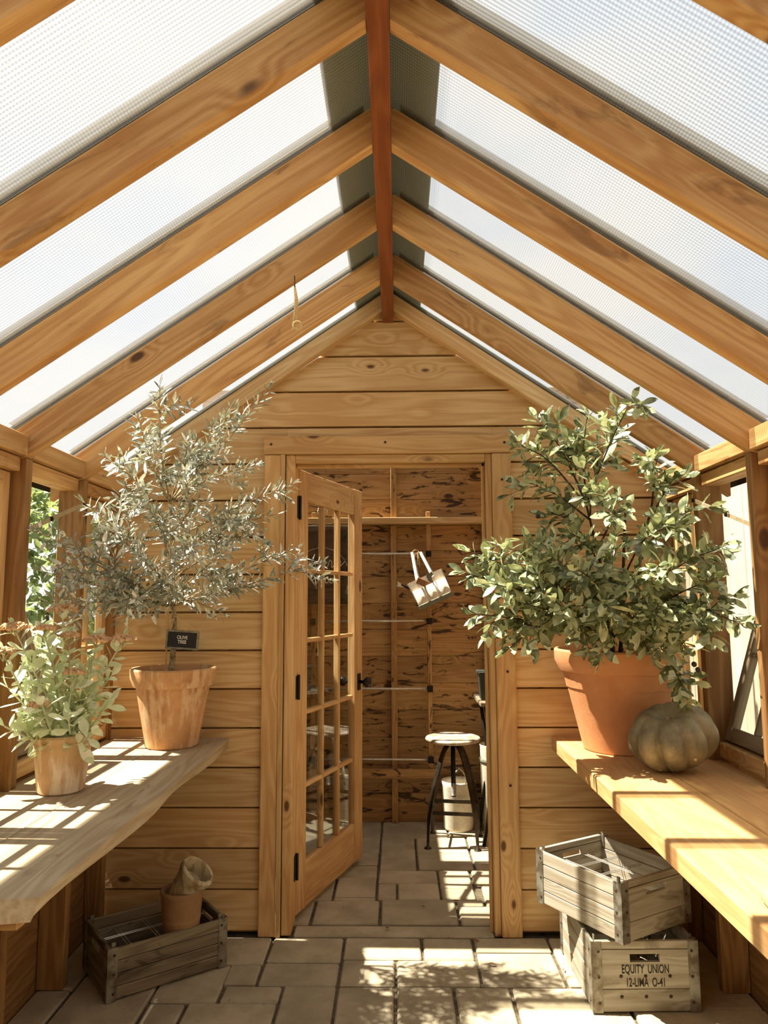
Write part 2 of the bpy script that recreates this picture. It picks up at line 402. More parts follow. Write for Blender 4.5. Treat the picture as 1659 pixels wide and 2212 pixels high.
# ------------------------------------------------------------------ floor
fl = thing('floor', (0, 2.5, -0.02), kind='structure')
bx('floor_bed', M['mortar'], fl, -1.37, 1.30, -0.9, 5.0, -0.12, -0.012, 0.001)
pv = []   # x0,x1,y0,y1
A, B_, C_, D_, E_ = -0.533, -0.230, 0.092, 0.305, 0.618
pv += [(A, B_, 3.062, 3.275), (A, B_, 2.888, 3.062), (B_, C_, 3.085, 3.275), (C_, D_, 3.085, 3.275), (D_, E_, 3.148, 3.275), (D_, E_, 2.885, 3.148)]
pv += [(B_, -0.016, 2.885, 3.085), (-0.016, D_, 2.885, 3.085), (-0.43, B_, 2.45, 2.888), (-0.65, -0.43, 2.768, 2.888), (-0.755, -0.43, 2.45, 2.768)]
pv += [(B_, -0.016, 2.42, 2.885), (-0.016, 0.197, 2.42, 2.885), (0.197, 0.405, 2.45, 2.885), (0.405, 0.80, 2.60, 2.885), (0.405, 0.80, 2.42, 2.60)]
pv += [(-0.665, A, 2.888, 3.04), (-0.90, A, 3.04, 3.275), (-0.90, -0.65, 2.768, 3.04), (-0.895, -0.755, 2.45, 2.768), (-1.20, -0.90, 2.95, 3.275), (-1.20, -0.895, 2.60, 2.95), (-1.20, -0.895, 2.42, 2.60), (-1.335, -1.20, 2.85, 3.275), (-1.335, -1.20, 2.42, 2.85)]
pv += [(E_, 0.90, 2.885, 3.275), (0.90, 1.265, 3.0, 3.275), (0.90, 1.265, 2.74, 3.0), (0.80, 1.265, 2.42, 2.74), (0.80, 0.90, 2.74, 2.885)]
pv += [(-0.46, 0.41, 3.285, 3.392)]
# shed floor
pv += [(-0.395, -0.088, 3.40, 3.655), (-0.088, 0.267, 3.40, 3.67), (0.267, 0.62, 3.40, 3.60), (0.267, 0.40, 3.60, 3.67), (-0.70, -0.395, 3.40, 3.655),
       (-0.318, -0.11, 3.69, 3.94), (-0.318, -0.11, 3.655, 3.69), (-0.11, -0.011, 3.67, 3.87), (-0.011, 0.20, 3.67, 3.87), (-0.11, 0.20, 3.87, 4.04), (0.20, 0.37, 3.67, 3.80), (0.20, 0.37, 3.80, 4.05), (0.40, 0.75, 3.60, 3.86), (0.37, 0.75, 3.86, 4.05),
       (-0.40, -0.11, 3.94, 4.12), (-0.40, -0.108, 4.12, 4.307), (-0.108, 0.097, 4.04, 4.375), (-0.108, 0.097, 4.375, 4.573), (0.097, 0.40, 4.05, 4.31), (0.097, 0.40, 4.31, 4.573), (0.40, 0.75, 4.05, 4.40), (0.40, 0.75, 4.40, 4.60),
       (-0.40, -0.105, 4.307, 4.573), (-0.40, -0.105, 4.573, 4.89), (-0.105, 0.30, 4.573, 4.89), (0.30, 0.75, 4.60, 4.89), (-0.62, -0.318, 3.655, 3.94)]
for x in ((-1.3, -0.70), (0.75, 1.25)):
    for y in ((3.40, 3.75), (3.75, 4.1), (4.1, 4.5), (4.5, 4.89)): pv.append((*x, *y))
for y in ((3.94, 4.307), (4.307, 4.89)): pv.append((-0.70, -0.40, *y))
pv += [(-0.70, -0.62, 3.655, 3.94), (0.62, 0.75, 3.40, 3.60)]
for j in range(5):
    x = -1.33; y0, y1 = 2.42 - 0.4 * (j + 1), 2.42 - 0.4 * j
    while x < 1.2:
        d = random.choice((0.3, 0.4, 0.5)); d = min(d, 1.265 - x); pv.append((x, x + d, y0, y1)); x += d
for x0, x1, y0, y1 in pv:
    g = 0.006; bx('paver', M['paver'], fl, x0 + g, x1 - g, y0 + g, y1 - g, -0.04, random.uniform(-0.002, 0.003), 0.006, jit=0.002)

# ------------------------------------------------------------------ gable wall with doorway
wf = thing('wall_front', (0, YW, 0), kind='structure')
DX0, DX1, DZ = -0.50, 0.44, 2.07
zz = 2.715; rows = []
z = 2.546
rows = [2.546 - 0.1685 * k for k in range(0, 16)]
rows = [2.715] + [r for r in rows if r > -0.1]
def halfw(zv): return max(0.0, (2.76 - zv) / SL)
for i in range(len(rows)):
    zb = max(rows[i], 0.0); zt = rows[i] + 0.1595
    if zt < 0.05: continue
    segs = []
    def edge(zv, side): return CX + side * min(halfw(zv), 1.29)
    if zb >= DZ + 0.05: segs = [(-1, 1)]
    else: segs = [(-1, 0), (0, 1)]
    for a, b in segs:
        def xe(zv, s): return edge(zv, s) if s else None
        if (a, b) == (-1, 1): q = [(edge(zb, -1), zb), (edge(zb, 1), zb), (edge(zt, 1), zt), (edge(zt, -1), zt)]
        elif a == -1: q = [(edge(zb, -1), zb), (DX0, zb), (DX0, zt), (edge(zt, -1), zt)]
        else: q = [(DX1, zb), (edge(zb, 1), zb), (edge(zt, 1), zt), (DX1, zt)]
        if q[2][0] - q[3][0] < 0.01: q[2] = (CX + 0.01, zt); q[3] = (CX - 0.01, zt)
        p = [(q[0][0], YW, zb), (q[1][0], YW, zb), (q[1][0], YW + 0.03, zb), (q[0][0], YW + 0.03, zb),
             (q[3][0], YW + 0.006, zt), (q[2][0], YW + 0.006, zt), (q[2][0], YW + 0.03, zt), (q[3][0], YW + 0.03, zt)]
        MB().hexa(p).build('clapboard', wood('cedar', 'x'), wf)
MB().cbox(DX0, DX1, YW + 0.002, YW + 0.03, 2.10, 2.1995, 0.002).build('clapboard', wood('cedar', 'x'), wf)
# core sheathing behind the siding (left, right, above the door)
core = MB()
core.prism([(-1.33, 0), (DX0, 0), (DX0, 2.3), (CX - 0.5, 2.45), (-1.33, 1.9)], YW + 0.03, YS)
core.prism([(DX1, 0), (1.26, 0), (1.26, 1.9), (CX + 0.5, 2.45), (DX1, 2.3)], YW + 0.03, YS)
core.prism([(DX0, 2.07), (DX1, 2.07), (DX1, 2.45), (CX, 2.76), (DX0, 2.45)], YW + 0.03, YS)
core.build('sheathing', wood('shed', 'x'), wf)
# casing round the doorway
def trim(n, x0, x1, y0, y1, z0, z1, ax, kind='trim'):
    o = bx('trim_%d' % n, wood(kind, ax), None, x0, x1, y0, y1, z0, z1, 0.004); o['kind'] = 'structure'; return o
YT = 3.268
trim(1, -0.600, -0.505, YT, YW + 0.018, 0, 2.072, 'z')
trim(2, 0.432, 0.518, YT, YW + 0.018, 0, 2.072, 'z')
trim(3, -0.604, 0.522, YT - 0.004, YW + 0.018, 2.074, 2.158, 'x')
trim(4, -0.505, -0.462, YT + 0.012, YS + 0.02, 0, 2.0735, 'z')      # jambs
trim(5, 0.404, 0.432, YT + 0.012, YS + 0.02, 0, 2.0735, 'z')
trim(6, -0.4615, 0.4035, YT + 0.012, YS + 0.02, 2.036, 2.0735, 'x')
trim(7, -0.528, -0.505, YT - 0.006, YT + 0.02, 0, 2.0735, 'z')      # stops / beads
trim(8, 0.388, 0.404, YT + 0.05, YT + 0.07, 0, 2.036, 'z')
trim(9, -0.462, 0.404, YT + 0.05, YT + 0.07, 2.018, 2.036, 'x')
for i, (x, z_) in enumerate([(-0.57, 2.12), (-0.05, 2.125), (0.49, 2.12), (-0.57, 1.9), (0.475, 1.95), (0.475, 1.5), (0.48, 1.1), (0.48, 0.62)]):
    MB().lathe([(0.006, 0), (0.0045, 0.002)], 8, TR(x, YT - 0.0055, z_) @ Matrix.Rotation(math.pi / 2, 4, 'X')).build('nail_head', M['nail'], bpy.data.objects['trim_3' if z_ > 2.08 else ('trim_1' if x < 0 else 'trim_2')])

# ------------------------------------------------------------------ roof
ce = thing('ceiling', (CX, 2, 2.7), kind='structure')
ang = math.atan(SL); ca = math.cos(ang)
def slope_T(side, y):     # local +x runs down the slope from the ridge, z out of the roof
    x = V((side * ca, 0, -math.sin(ang))); zz_ = V((side * math.sin(ang), 0, ca))
    return frame((CX, y, zbot(0.0)), x, zz_)
PD = 0.113 * ca            # rafter depth
sa = math.sin(ang); OF = PD * sa / ca    # shift of the roof's top face along the slope
def rafter(par, kind, d0, d1, h, z0, z1, T):      # plumb cuts at both ends
    q = [((d0 - z0 * sa) / ca, z0), ((d1 - z0 * sa) / ca, z0), ((d1 - z1 * sa) / ca, z1), ((d0 - z1 * sa) / ca, z1)]
    c = 0.004; mb = MB()
    prof = [(-h + c, 0), (h - c, 0), (h, c), (h, 1), (-h, 1), (-h, c)]
    vs = []
    for e in (0, 1):
        for yy, zq in prof:
            zz_ = z0 if zq == 0 else (z0 + c if zq == c else z1)
            vs.append((((d0, d1)[e] - zz_ * sa) / ca, yy, zz_))
    fs = [(0, 1, 2, 3, 4, 5), (11, 10, 9, 8, 7, 6)] + [(k_, (k_ + 1) % 6, 6 + (k_ + 1) % 6, 6 + k_) for k_ in range(6)]
    return mb.add(vs, fs).build('rafter', wood(kind, 'x'), par, T=T)
for side in (-1, 1):
    for y in RY:
        T = slope_T(side, y)
        rafter(ce, 'rafter', 0.027, 1.335, 0.0195, 0, PD, T)
        MB().cbox(0.03 / ca - OF, 1.40 / ca - OF, -0.016, 0.016, PD, PD + 0.007, 0.001).build('spacer_strip', wood('cedar', 'x'), ce, T=T)
        sgn = -side
        MB().cbox(0.04 / ca - OF, 1.41 / ca - OF, -0.017, 0.017, PD + 0.0225, PD + 0.027, 0.001).build('glazing_bar', M['batten_metal'], ce, T=T)
        MB().cbox(0.13 / ca - OF, 1.24 / ca - OF, *((0.020, 0.060) if side < 0 else (-0.060, -0.020)), PD + 0.0172, PD + 0.0188, 0.0005).build('edge_tape', M['tape'], ce, T=T)
    # rafter against the gable wall
    T = slope_T(side, 3.268)
    rafter(ce, 'cedar', 0.027, 1.30, 0.024, 0.032, PD + 0.006, T)
    ys = RY + [3.30]
    for y0, y1 in zip([RY[0] - 0.45] + RY, ys):
        T = slope_T(side, (y0 + y1) / 2); h = (y1 - y0) / 2 - 0.002
        MB().box(0.02 / ca - OF, 1.40 / ca - OF, -h, h, PD + 0.0075, PD + 0.0165).build('roof_panel', M['roof_sheet'], ce, T=T)
    # opaque strips: verge added to trim the floor sun patch, ridge flashing, eave strip
    MB().cbox(0.0 - OF, 1.40 / ca - OF, -0.04, 0.04, PD + 0.0172, PD + 0.0215, 0.001).build('verge_sun_block', M['flashing'], ce, T=slope_T(side, 3.272))
    T = slope_T(side, 1.3)
    MB().cbox(-0.03 - OF, 0.135 / ca - OF, -2.0, 2.0, PD + 0.028, PD + 0.032, 0.001).build('ridge_cap', M['flashing'], ce, T=T)
    MB().cbox(1.27 / ca - OF, 1.395 / ca - OF, -2.0, 2.0, PD + 0.017, PD + 0.020, 0.001).build('eave_flashing', M['flashing'], ce, T=T)
    sc_ = MB().cbox(1.33 / ca - OF, 1.41 / ca - OF, -2.0, 2.0, PD - 0.0100, PD - 0.008, 0.0005).build('shade_cloth', M['shade'], None, T=T)
    tag(sc_, 'dark woven shade mesh under the eave outside the %s windows' % ('left' if side < 0 else 'right'), 'shade cloth', 'shade mesh under the eaves')
bx('ridge_beam', wood('ridge', 'y'), ce, CX - 0.026, CX + 0.026, -0.75, 3.285, 2.695, 2.83, 0.003)

# ------------------------------------------------------------------ side walls and windows
winno = [0]
def sash(no, side, y0, y1, tilt=0.0):
    # a glazed sash of 2 x 3 panes between two posts; local x = along y, z up, y = thickness (outward)
    xo = (XL - 0.012) if side < 0 else (XR + 0.012)
    z0, z1 = 0.893, 1.845
    wn_ = thing('window_%d' % no, (xo, (y0 + y1) / 2, z0), kind='structure')
    base = TR(xo, (y0 + y1) / 2, z0) @ (RZ(math.pi / 2) if side < 0 else RZ(-math.pi / 2))
    base = base @ Matrix.Rotation(-tilt, 4, 'X')       # +y local is outward
    Wd = (y1 - y0) / 2; H = z1 - z0
    md = 'trim' if not tilt else 'grey'
    kz, kx = wood(md, 'z'), wood(md, 'x')
    t0, t1 = 0.0, 0.032
    def part(n, m, a): MB().cbox(*a, 0.003).build(n, m, wn_, T=base)
    part('stile', kz, (-Wd, -Wd + 0.042, t0, t1, 0, H)); part('stile', kz, (Wd - 0.042, Wd, t0, t1, 0, H))
    part('rail', kx, (-Wd + 0.042, Wd - 0.042, t0, t1, 0, 0.052)); part('rail', kx, (-Wd + 0.042, Wd - 0.042, t0, t1, H - 0.042, H))
    part('muntin', kz, (-0.009, 0.009, t0 + 0.004, t1 - 0.004, 0.052, H - 0.042))
    zs = [0.052, 0.33, 0.645, H - 0.042]
    for zq in zs[1:3]:
        part('muntin', kx, (-Wd + 0.042, -0.009, t0 + 0.004, t1 - 0.004, zq - 0.009, zq + 0.009))
        part('muntin', kx, (0.009, Wd - 0.042, t0 + 0.004, t1 - 0.004, zq - 0.009, zq + 0.009))
    for a, b in ((-Wd + 0.042, -0.009), (0.009, Wd - 0.042)):
        for c, d in zip(zs[:-1], zs[1:]):
            MB().box(a - 0.002, b + 0.002, 0.015, 0.018, c, d).build('pane', M['glass'], wn_, T=base)
    if tilt:   # folding stay from the far post to the leaning sash
        s_ = 1 if side < 0 else -1
        px = XL + 0.038 if side < 0 else XR - 0.048
        p0 = V((px, 2.852, 1.795)); p1 = base @ V(((Wd - 0.02) * (-1 if side < 0 else 1), 0.0, 0.72))
        p1 = V((px - s_ * 0.055, 2.435, 1.64))
        d = (p1 - p0); T = frame(p0, d, V((1, 0, 0)))
        st = MB().cbox(0, d.length * 0.55, -0.008, 0.008, -0.0015, 0.0015, 0.0005).build('stay', M['brass'], wn_, T=T)
        MB().cbox(d.length * 0.47, d.length, -0.007, 0.009, 0.0025, 0.0055, 0.0005).build('stay', M['brass'], wn_, T=T)
        for q in (0.004, d.length * 0.52):
            MB().lathe([(0.009, -0.004), (0.009, 0.008), (0.004, 0.010)], 12, T @ TR(q, 0, 0)).build('stay_pivot', M['iron'], st)
    return wn_
for side in (-1, 1):
    nm = 'wall_left' if side < 0 else 'wall_right'
    xs = XL if side < 0 else XR
    wl = thing(nm, (xs, 1.5, 0), kind='structure')
    s = -side                                   # inward direction
    def sb(name, m, a, b, y0, y1, z0, z1, c=0.003):
        x0, x1 = sorted((xs + s * a, xs + s * b)); return bx(name, m, wl, x0, x1, y0, y1, z0, z1, c)
    for y in RY:
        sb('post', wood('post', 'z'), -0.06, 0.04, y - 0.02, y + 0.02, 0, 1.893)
    sb('post', wood('post', 'z'), -0.06, 0.012, 3.245, 3.29, 0, 1.93)
    for k in range(5):
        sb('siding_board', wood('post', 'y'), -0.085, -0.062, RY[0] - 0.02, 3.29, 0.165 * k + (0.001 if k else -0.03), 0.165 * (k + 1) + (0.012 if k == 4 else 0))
    ys = RY + [3.265]
    for i, (y0, y1) in enumerate(zip(ys[:-1], ys[1:])):
        a, b = y0 + 0.021, y1 - (0.021 if y1 < 3.2 else 0.021)
        sb('sill', wood('cedar', 'y'), -0.06, 0.006, a, b, 0.828, 0.882)
        sb('sill_nosing', wood('grey', 'y'), -0.085, -0.045, a, b, 0.882, 0.892)
        sb('blocking', wood('rafter', 'y'), 0.0, 0.042, a, b, 1.900, 1.968)
        sb('head_rail', wood('rafter', 'y'), -0.055, 0.018, a, b, 1.848, 1.896)
        if y0 < 1.4: continue
        winno[0] += 1
        sash(winno[0], side, a + 0.003, b - 0.003, math.radians(17.5) if abs(y0 - 2.41) < 0.01 else 0.0)
    sb('top_plate', wood('cedar', 'y'), -0.06, -0.002, RY[0] - 0.02, 3.29, 1.897, 1.935)

# unseen gable wall behind the camera, added to darken the space under the benches
wr = thing('wall_rear', (0, -0.9, 0), kind='structure')
for k in range(16):
    zb = 0.172 * k; hw_ = min(1.29, max(0.05, (2.78 - zb) / SL)); bx('clapboard', wood('cedar', 'x'), wr, CX - hw_, CX + hw_, -0.9, -0.87, zb + 0.001, zb + 0.172)

# ------------------------------------------------------------------ shed behind the doorway
wb = thing('wall_back', (0, YB, 0), kind='structure')
k = 0; z0 = 0.0
while z0 < 2.5:
    z1 = z0 + 0.1735
    dy = 0.0 if z0 < 1.9 else -0.012
    bx('sheathing_board', wood('shed', 'x'), wb, -1.32, 1.27, YB + dy, YB + 0.022, z0 + (0.0015 if z0 > 0 else -0.03), z1, 0.003); z0 = z1
bx('light_stop_sheet', wood('shed', 'x'), wb, -1.34, 1.29, YB + 0.0225, YB + 0.034, -0.05, 2.86, 0.001)  # added sheet that stops light leaking between the boards
for x0, x1, a, b in ((-0.043, -0.003, 0, 1.905), (0.575, 0.615, 0, 1.905), (-0.66, -0.62, 0, 1.905), (-0.040, -0.002, 1.955, 2.55), (0.60, 0.64, 1.955, 2.55)):
    bx('stud', wood('shed', 'z'), wb, x0, x1, YB - 0.05, YB - 0.013, a, b)
bx('ledge', wood('cedar', 'x'), wb, -1.3, 1.25, YB - 0.115, YB - 0.013, 1.908, 1.950)
bx('corner_brace', wood('cedar', 'x'), wb, -0.14, 0.14, -0.02, 0.02, -0.03, 0.03, 0.003, T=TR(0.575, YB - 0.07, 2.30) @ Matrix.Rotation(math.radians(38), 4, 'Y'))
for nm, x0, x1 in (('wall_shed_left', -1.345, -1.32), ('wall_shed_right', 1.27, 1.295)):
    ws = thing(nm, (x0, 4.1, 0), kind='structure'); z0 = 0
    while z0 < 1.95:
        bx('sheathing_board', wood('shed', 'y'), ws, x0, x1, YS, YB + 0.02, z0 + (0.001 if z0 > 0 else -0.03), min(z0 + 0.173, 1.98), 0.003); z0 += 0.1735
for nm, x in (('wall_shed_left', -1.3575), ('wall_shed_right', 1.2955)): bx('light_stop_sheet', wood('shed', 'y'), bpy.data.objects[nm], x, x + 0.012, YS, YB + 0.03, -0.05, 2.0, 0.001)  # added behind the side boards to block light leaks
cs = thing('ceiling_shed', (CX, 4.1, 2.7), kind='structure')  # unseen roof, its make-up chosen for the light in the shed
shedy = [3.56, 3.70, 4.02, 4.22, 4.44, 4.66]  # rafter lines set to stripe the sun on the shed floor
for side in (-1, 1):
    for y in shedy:
        rafter(cs, 'shed', 0.027, 1.40, 0.017, 0.03, PD, slope_T(side, y))
    ed = [3.40] + shedy + [4.93]
    for y0, y1 in zip(ed[:-1], ed[1:]):
        h = (y1 - y0) / 2 - 0.001
        MB().box(0.02 / ca - OF, (0.95 if side < 0 else 1.42) / ca - OF, -h, h, PD + 0.0075, PD + 0.0165).build('roof_panel', M['roof_sheet'], cs, T=slope_T(side, (y0 + y1) / 2))
    if side < 0:
        for kq in range(4):
            a = 0.943 + 0.1165 * kq  # unseen boards added to keep sun off the left of the floor
            MB().cbox(a / ca - OF, (a + 0.1165) / ca - OF, -0.78, 0.78, PD + 0.017, PD + 0.03, 0.001).build('sun_block_board', wood('shed', 'y'), cs, T=slope_T(side, 4.15))
    MB().cbox(-0.03 - OF, 0.135 / ca - OF, -0.8, 0.8, PD + 0.028, PD + 0.032, 0.001).build('ridge_cap', M['flashing'], cs, T=slope_T(side, 4.12))
bx('ridge_beam', wood('ridge', 'y'), cs, CX - 0.026, CX + 0.026, 3.41, 4.9, 2.695, 2.83, 0.003)

# ------------------------------------------------------------------ door leaf (open into the shed)
dr = thing('door_1', (-0.455, 3.415, 0.03), kind='structure')
dT = TR(-0.458, 3.405, 0.03) @ RZ(math.atan2(0.675, 0.232))      # local x along the leaf, y thickness (towards hinge side wall)
DW, DH = 0.80, 2.0
def dp(n, m, a, c=0.003): return MB().cbox(*a, c).build(n, m, dr, T=dT)
t0, t1 = 0.0, 0.042
dp('stile', wood('trim', 'z'), (0, 0.10, t0, t1, 0, DH)); dp('stile', wood('trim', 'z'), (DW - 0.11, DW, t0, t1, 0, DH))
dp('top_rail', wood('trim', 'x'), (0.10, DW - 0.11, t0 + 0.004, t1 - 0.004, DH - 0.145, DH)); dp('bottom_rail', wood('trim', 'x'), (0.10, DW - 0.11, t0 + 0.004, t1 - 0.004, 0, 0.20))
gx0, gx1, gz0, gz1 = 0.10, DW - 0.11, 0.20, DH - 0.145
cols = [gx0 + (gx1 - gx0) * q / 3 for q in range(4)]; rws = [gz0 + (gz1 - gz0) * q / 5 for q in range(6)]
for xq in cols[1:3]: dp('muntin', wood('trim', 'z'), (xq - 0.010, xq + 0.010, t0 + 0.006, t1 - 0.006, gz0, gz1))
for zq in rws[1:5]:
    for a, b in zip(cols[:-1], cols[1:]): dp('muntin', wood('trim', 'x'), (a + 0.010, b - 0.010, t0 + 0.007, t1 - 0.007, zq - 0.010, zq + 0.010))
for a, b in zip(cols[:-1], cols[1:]):
    for c, d in zip(rws[:-1], rws[1:]):
        MB().box(a + 0.008, b - 0.008, 0.019, 0.023, c + 0.008, d - 0.008).build('pane', M['glass'], dr, T=dT)
for zq in (1.845, 1.02, 0.24):
    hp = MB().cbox(-0.463, -0.457, 3.365, 3.408, zq - 0.052, zq + 0.052, 0.002).build('hinge', M['hinge_black'], dr)
    MB().tube([(-0.452, 3.40, zq - 0.056), (-0.452, 3.40, zq + 0.056)], 0.0065, 10).build('hinge_barrel', M['hinge_black'], hp)
    MB().cbox(0.0005, 0.004, 0.004, 0.04, zq - 0.082, zq + 0.022, 0.001).build('hinge_leaf', M['hinge_black'], hp, T=dT @ TR(-0.0045, 0, 0))
for sy, yy in ((-1, 0.0), (1, 0.042)):
    R = dT @ TR(DW - 0.055, yy, 0.935) @ Matrix.Rotation(-sy * math.pi / 2, 4, 'X')
    pl = MB().cbox(-0.02, 0.02, -0.045, 0.045, 0, 0.006, 0.004).build('knob_plate', M['hinge_black'], dr, T=R)
    MB().lathe([(0.010, 0.006), (0.009, 0.03), (0.018, 0.036), (0.027, 0.046), (0.028, 0.056), (0.022, 0.066), (0.001, 0.069)], 20, R).build('knob', M['hinge_black'], pl, smooth=True)

# ------------------------------------------------------------------ potting benches
bl = thing('potting_bench', (-1.0, 2.4, 0), 'weathered plank bench under the left windows with a rough live edge', 'bench')
def wavy_plank(par, x0, x1, y0, y1, z0, z1, m, front=None, amp=0.004, chop=None, n=22):
    vs = []; fs = []
    for i in range(n + 1):
        y = y0 + (y1 - y0) * i / n
        a, b = x0, x1
        if front: b = x1 + amp * (math.sin(y * 5.1) * 0.6 + math.sin(y * 13.7 + 1) * 0.4)
        bb = b - (0.018 + 0.012 * math.sin(y * 7 + 2) if front else 0)
        ya = yb_ = y
        if chop and i == 0: yb_ = y + chop
        vs += [(a, ya, z0), (bb, yb_, z0), (b, yb_, z1), (a, ya, z1)]
    for i in range(n):
        o = i * 4
        for k_ in range(4): fs.append((o + k_, o + (k_ + 1) % 4, o + 4 + (k_ + 1) % 4, o + 4 + k_))
    fs += [(0, 1, 2, 3), (n * 4 + 3, n * 4 + 2, n * 4 + 1, n * 4)]
    return MB().add(vs, fs).build('plank', m, par)
wavy_plank(bl, -0.992, -0.733, 1.505, 3.262, ZE - 0.048, ZE, wood('bench', 'y'), True, 0.004, 0.05)
wavy_plank(bl, -1.233, -0.996, 1.48, 3.285, ZE - 0.045, ZE - 0.001, wood('bench', 'y'))
for y in (1.75, 2.35, 3.15): bx('bearer', wood('shed', 'x'), bl, -1.23, -0.86, y - 0.02, y + 0.02, ZE - 0.14, ZE - 0.05)
bx('leg', wood('shed', 'z'), bl, -0.985, -0.945, 1.56, 1.60, 0, ZE - 0.049)
br = thing('potting_bench', (0.9, 2.0, 0), 'warm smooth plank bench under the right windows, half of it in sun', 'bench')
bx('plank', wood('benchr', 'y'), br, 0.666, 0.936, 0.9, 3.285, ZE - 0.056, ZE, 0.004)
bx('plank', wood('benchr', 'y'), br, 0.940, 1.163, 0.9, 3.285, ZE - 0.056, ZE - 0.0005, 0.003)
for y in (1.1, 1.9, 3.15): bx('bearer', wood('shed', 'x'), br, 0.76, 1.16, y - 0.02, y + 0.02, ZE - 0.146, ZE - 0.057)
bx('leg', wood('shed', 'z'), br, 0.72, 0.76, 1.08, 1.12, 0, ZE - 0.147)

for y0, y1 in zip(RY[3:], RY[4:] + [3.265]):
    if y0 > 1.4: bx('back_strip', wood('bench', 'y'), bl, -1.272, -1.2335, y0 + 0.022, y1 - 0.022, ZE - 0.044, ZE - 0.004, 0.002)
    bx('back_strip', wood('benchr', 'y'), br, 1.1635, 1.202, y0 + 0.022, y1 - 0.022, ZE - 0.05, ZE - 0.004, 0.002)

# ------------------------------------------------------------------ pots and plants
def pot_profile(rb, rt, h, rim_h, rim_t, wall=0.010):
    rr = rb + (rt - rim_t - rb) * (h - rim_h) / h
    return [(1e-5, 0.0), (rb - 0.006, 0.0), (rb, 0.005), (rr, h - rim_h), (rr + rim_t * 0.9, h - rim_h + 0.002), (rt - 0.001, h - rim_h * 0.5), (rt, h - 0.006), (rt - 0.004, h), (rt - wall - 0.004, h), (rt - wall - 0.007, h - 0.006), (rb - 0.004 + (rr - rb) * 0.9, h * 0.62), (1e-5, h * 0.60)]
def make_pot(par, c, rb, rt, h, rim_h, rim_t, mat, T=None, soil=None):
    T = T or TR(*c)
    p = MB().lathe(pot_profile(rb, rt, h, rim_h, rim_t), 48, T, 0.004).build('pot', M[mat], par, smooth=False)
    sm = p.data; sm.polygons.foreach_set('use_smooth', [True] * len(sm.polygons))
    try: sm.set_sharp_from_angle(angle=math.radians(35))
    except Exception: pass
    if soil:
        rs = rt - 0.02; pr = [(rs * q / 6.0 + 1e-5, soil + random.uniform(-0.006, 0.006) + (0.012 if q < 3 else 0)) for q in range(6, -1, -1)]
        pr = [(rs, soil - 0.03)] + pr
        MB().lathe(pr, 24, TR(*c), 0.0).build('soil', M['soil'], par, smooth=True)
    return p

def leaf_mesh(name, mat, L, W, wide=0.5, fold=0.25, curl=0.15, n=6):
    vs = []; fs = []
    for i in range(n + 1):
        t = i / n
        wv = W / 2 * (math.sin(math.pi * t ** (math.log(0.5) / math.log(wide)))) ** 0.8 if 0 < t < 1 else W * 0.02
        z = -curl * L * t * t
        vs += [(L * t, -wv, z + fold * wv), (L * t, 0, z), (L * t, wv, z + fold * wv)]
    for i in range(n):
        o = i * 3; fs += [(o, o + 1, o + 4, o + 3), (o + 1, o + 2, o + 5, o + 4)]
    mb = MB().add(vs, fs)
    return mb
def catmull(pts, n):
    P = [V(p) for p in pts]; P = [P[0] * 2 - P[1]] + P + [P[-1] * 2 - P[-2]]; out = []
    m = len(P) - 3
    for i in range(n + 1):
        u = i / n * m; k = min(int(u), m - 1); t = u - k; a, b, c, d = P[k:k + 4]
        out.append(0.5 * ((2 * b) + (c - a) * t + (2 * a - 5 * b + 4 * c - d) * t * t + (3 * b - a - 3 * c + d) * t ** 3))
    return out
CAM = V((0, 0, 1.42))
def place_leaves(par, protos, mats, limit=300, clampx=None):
    """protos: list of MB leaf shapes; mats: list of (matrix, size, proto index). The biggest in view are objects, the rest one part."""
    def ok(q):
        for u in (0.0, 0.5, 1.0):
            p = q[0] @ V((0.075 * q[1] * u, 0, 0))
            if p.z > zbot(abs(p.x - CX)) - 0.012 or p.x < -1.262 or p.x > 1.192 or p.y > 3.285: return False
        return True
    mats = [q for q in mats if ok(q)]
    mats.sort(key=lambda q: -q[1] / (q[0].translation - CAM).length)
    meshes = [p[0].mesh('leaf', p[1], True, False) for p in protos]
    for T, sz, k_ in mats[:limit]:
        link('leaf', meshes[k_], par, T @ Matrix.Diagonal((sz, sz, sz, 1)))
    if len(mats) > limit:
        mb = MB()
        for T, sz, k_ in mats[limit:]: mb.add(protos[k_][0].v, protos[k_][0].f, T @ Matrix.Diagonal((sz, sz, sz, 1)))
        mb.build('small_leaves', protos[0][1], par, smooth=True, kind='stuff', fix=False)

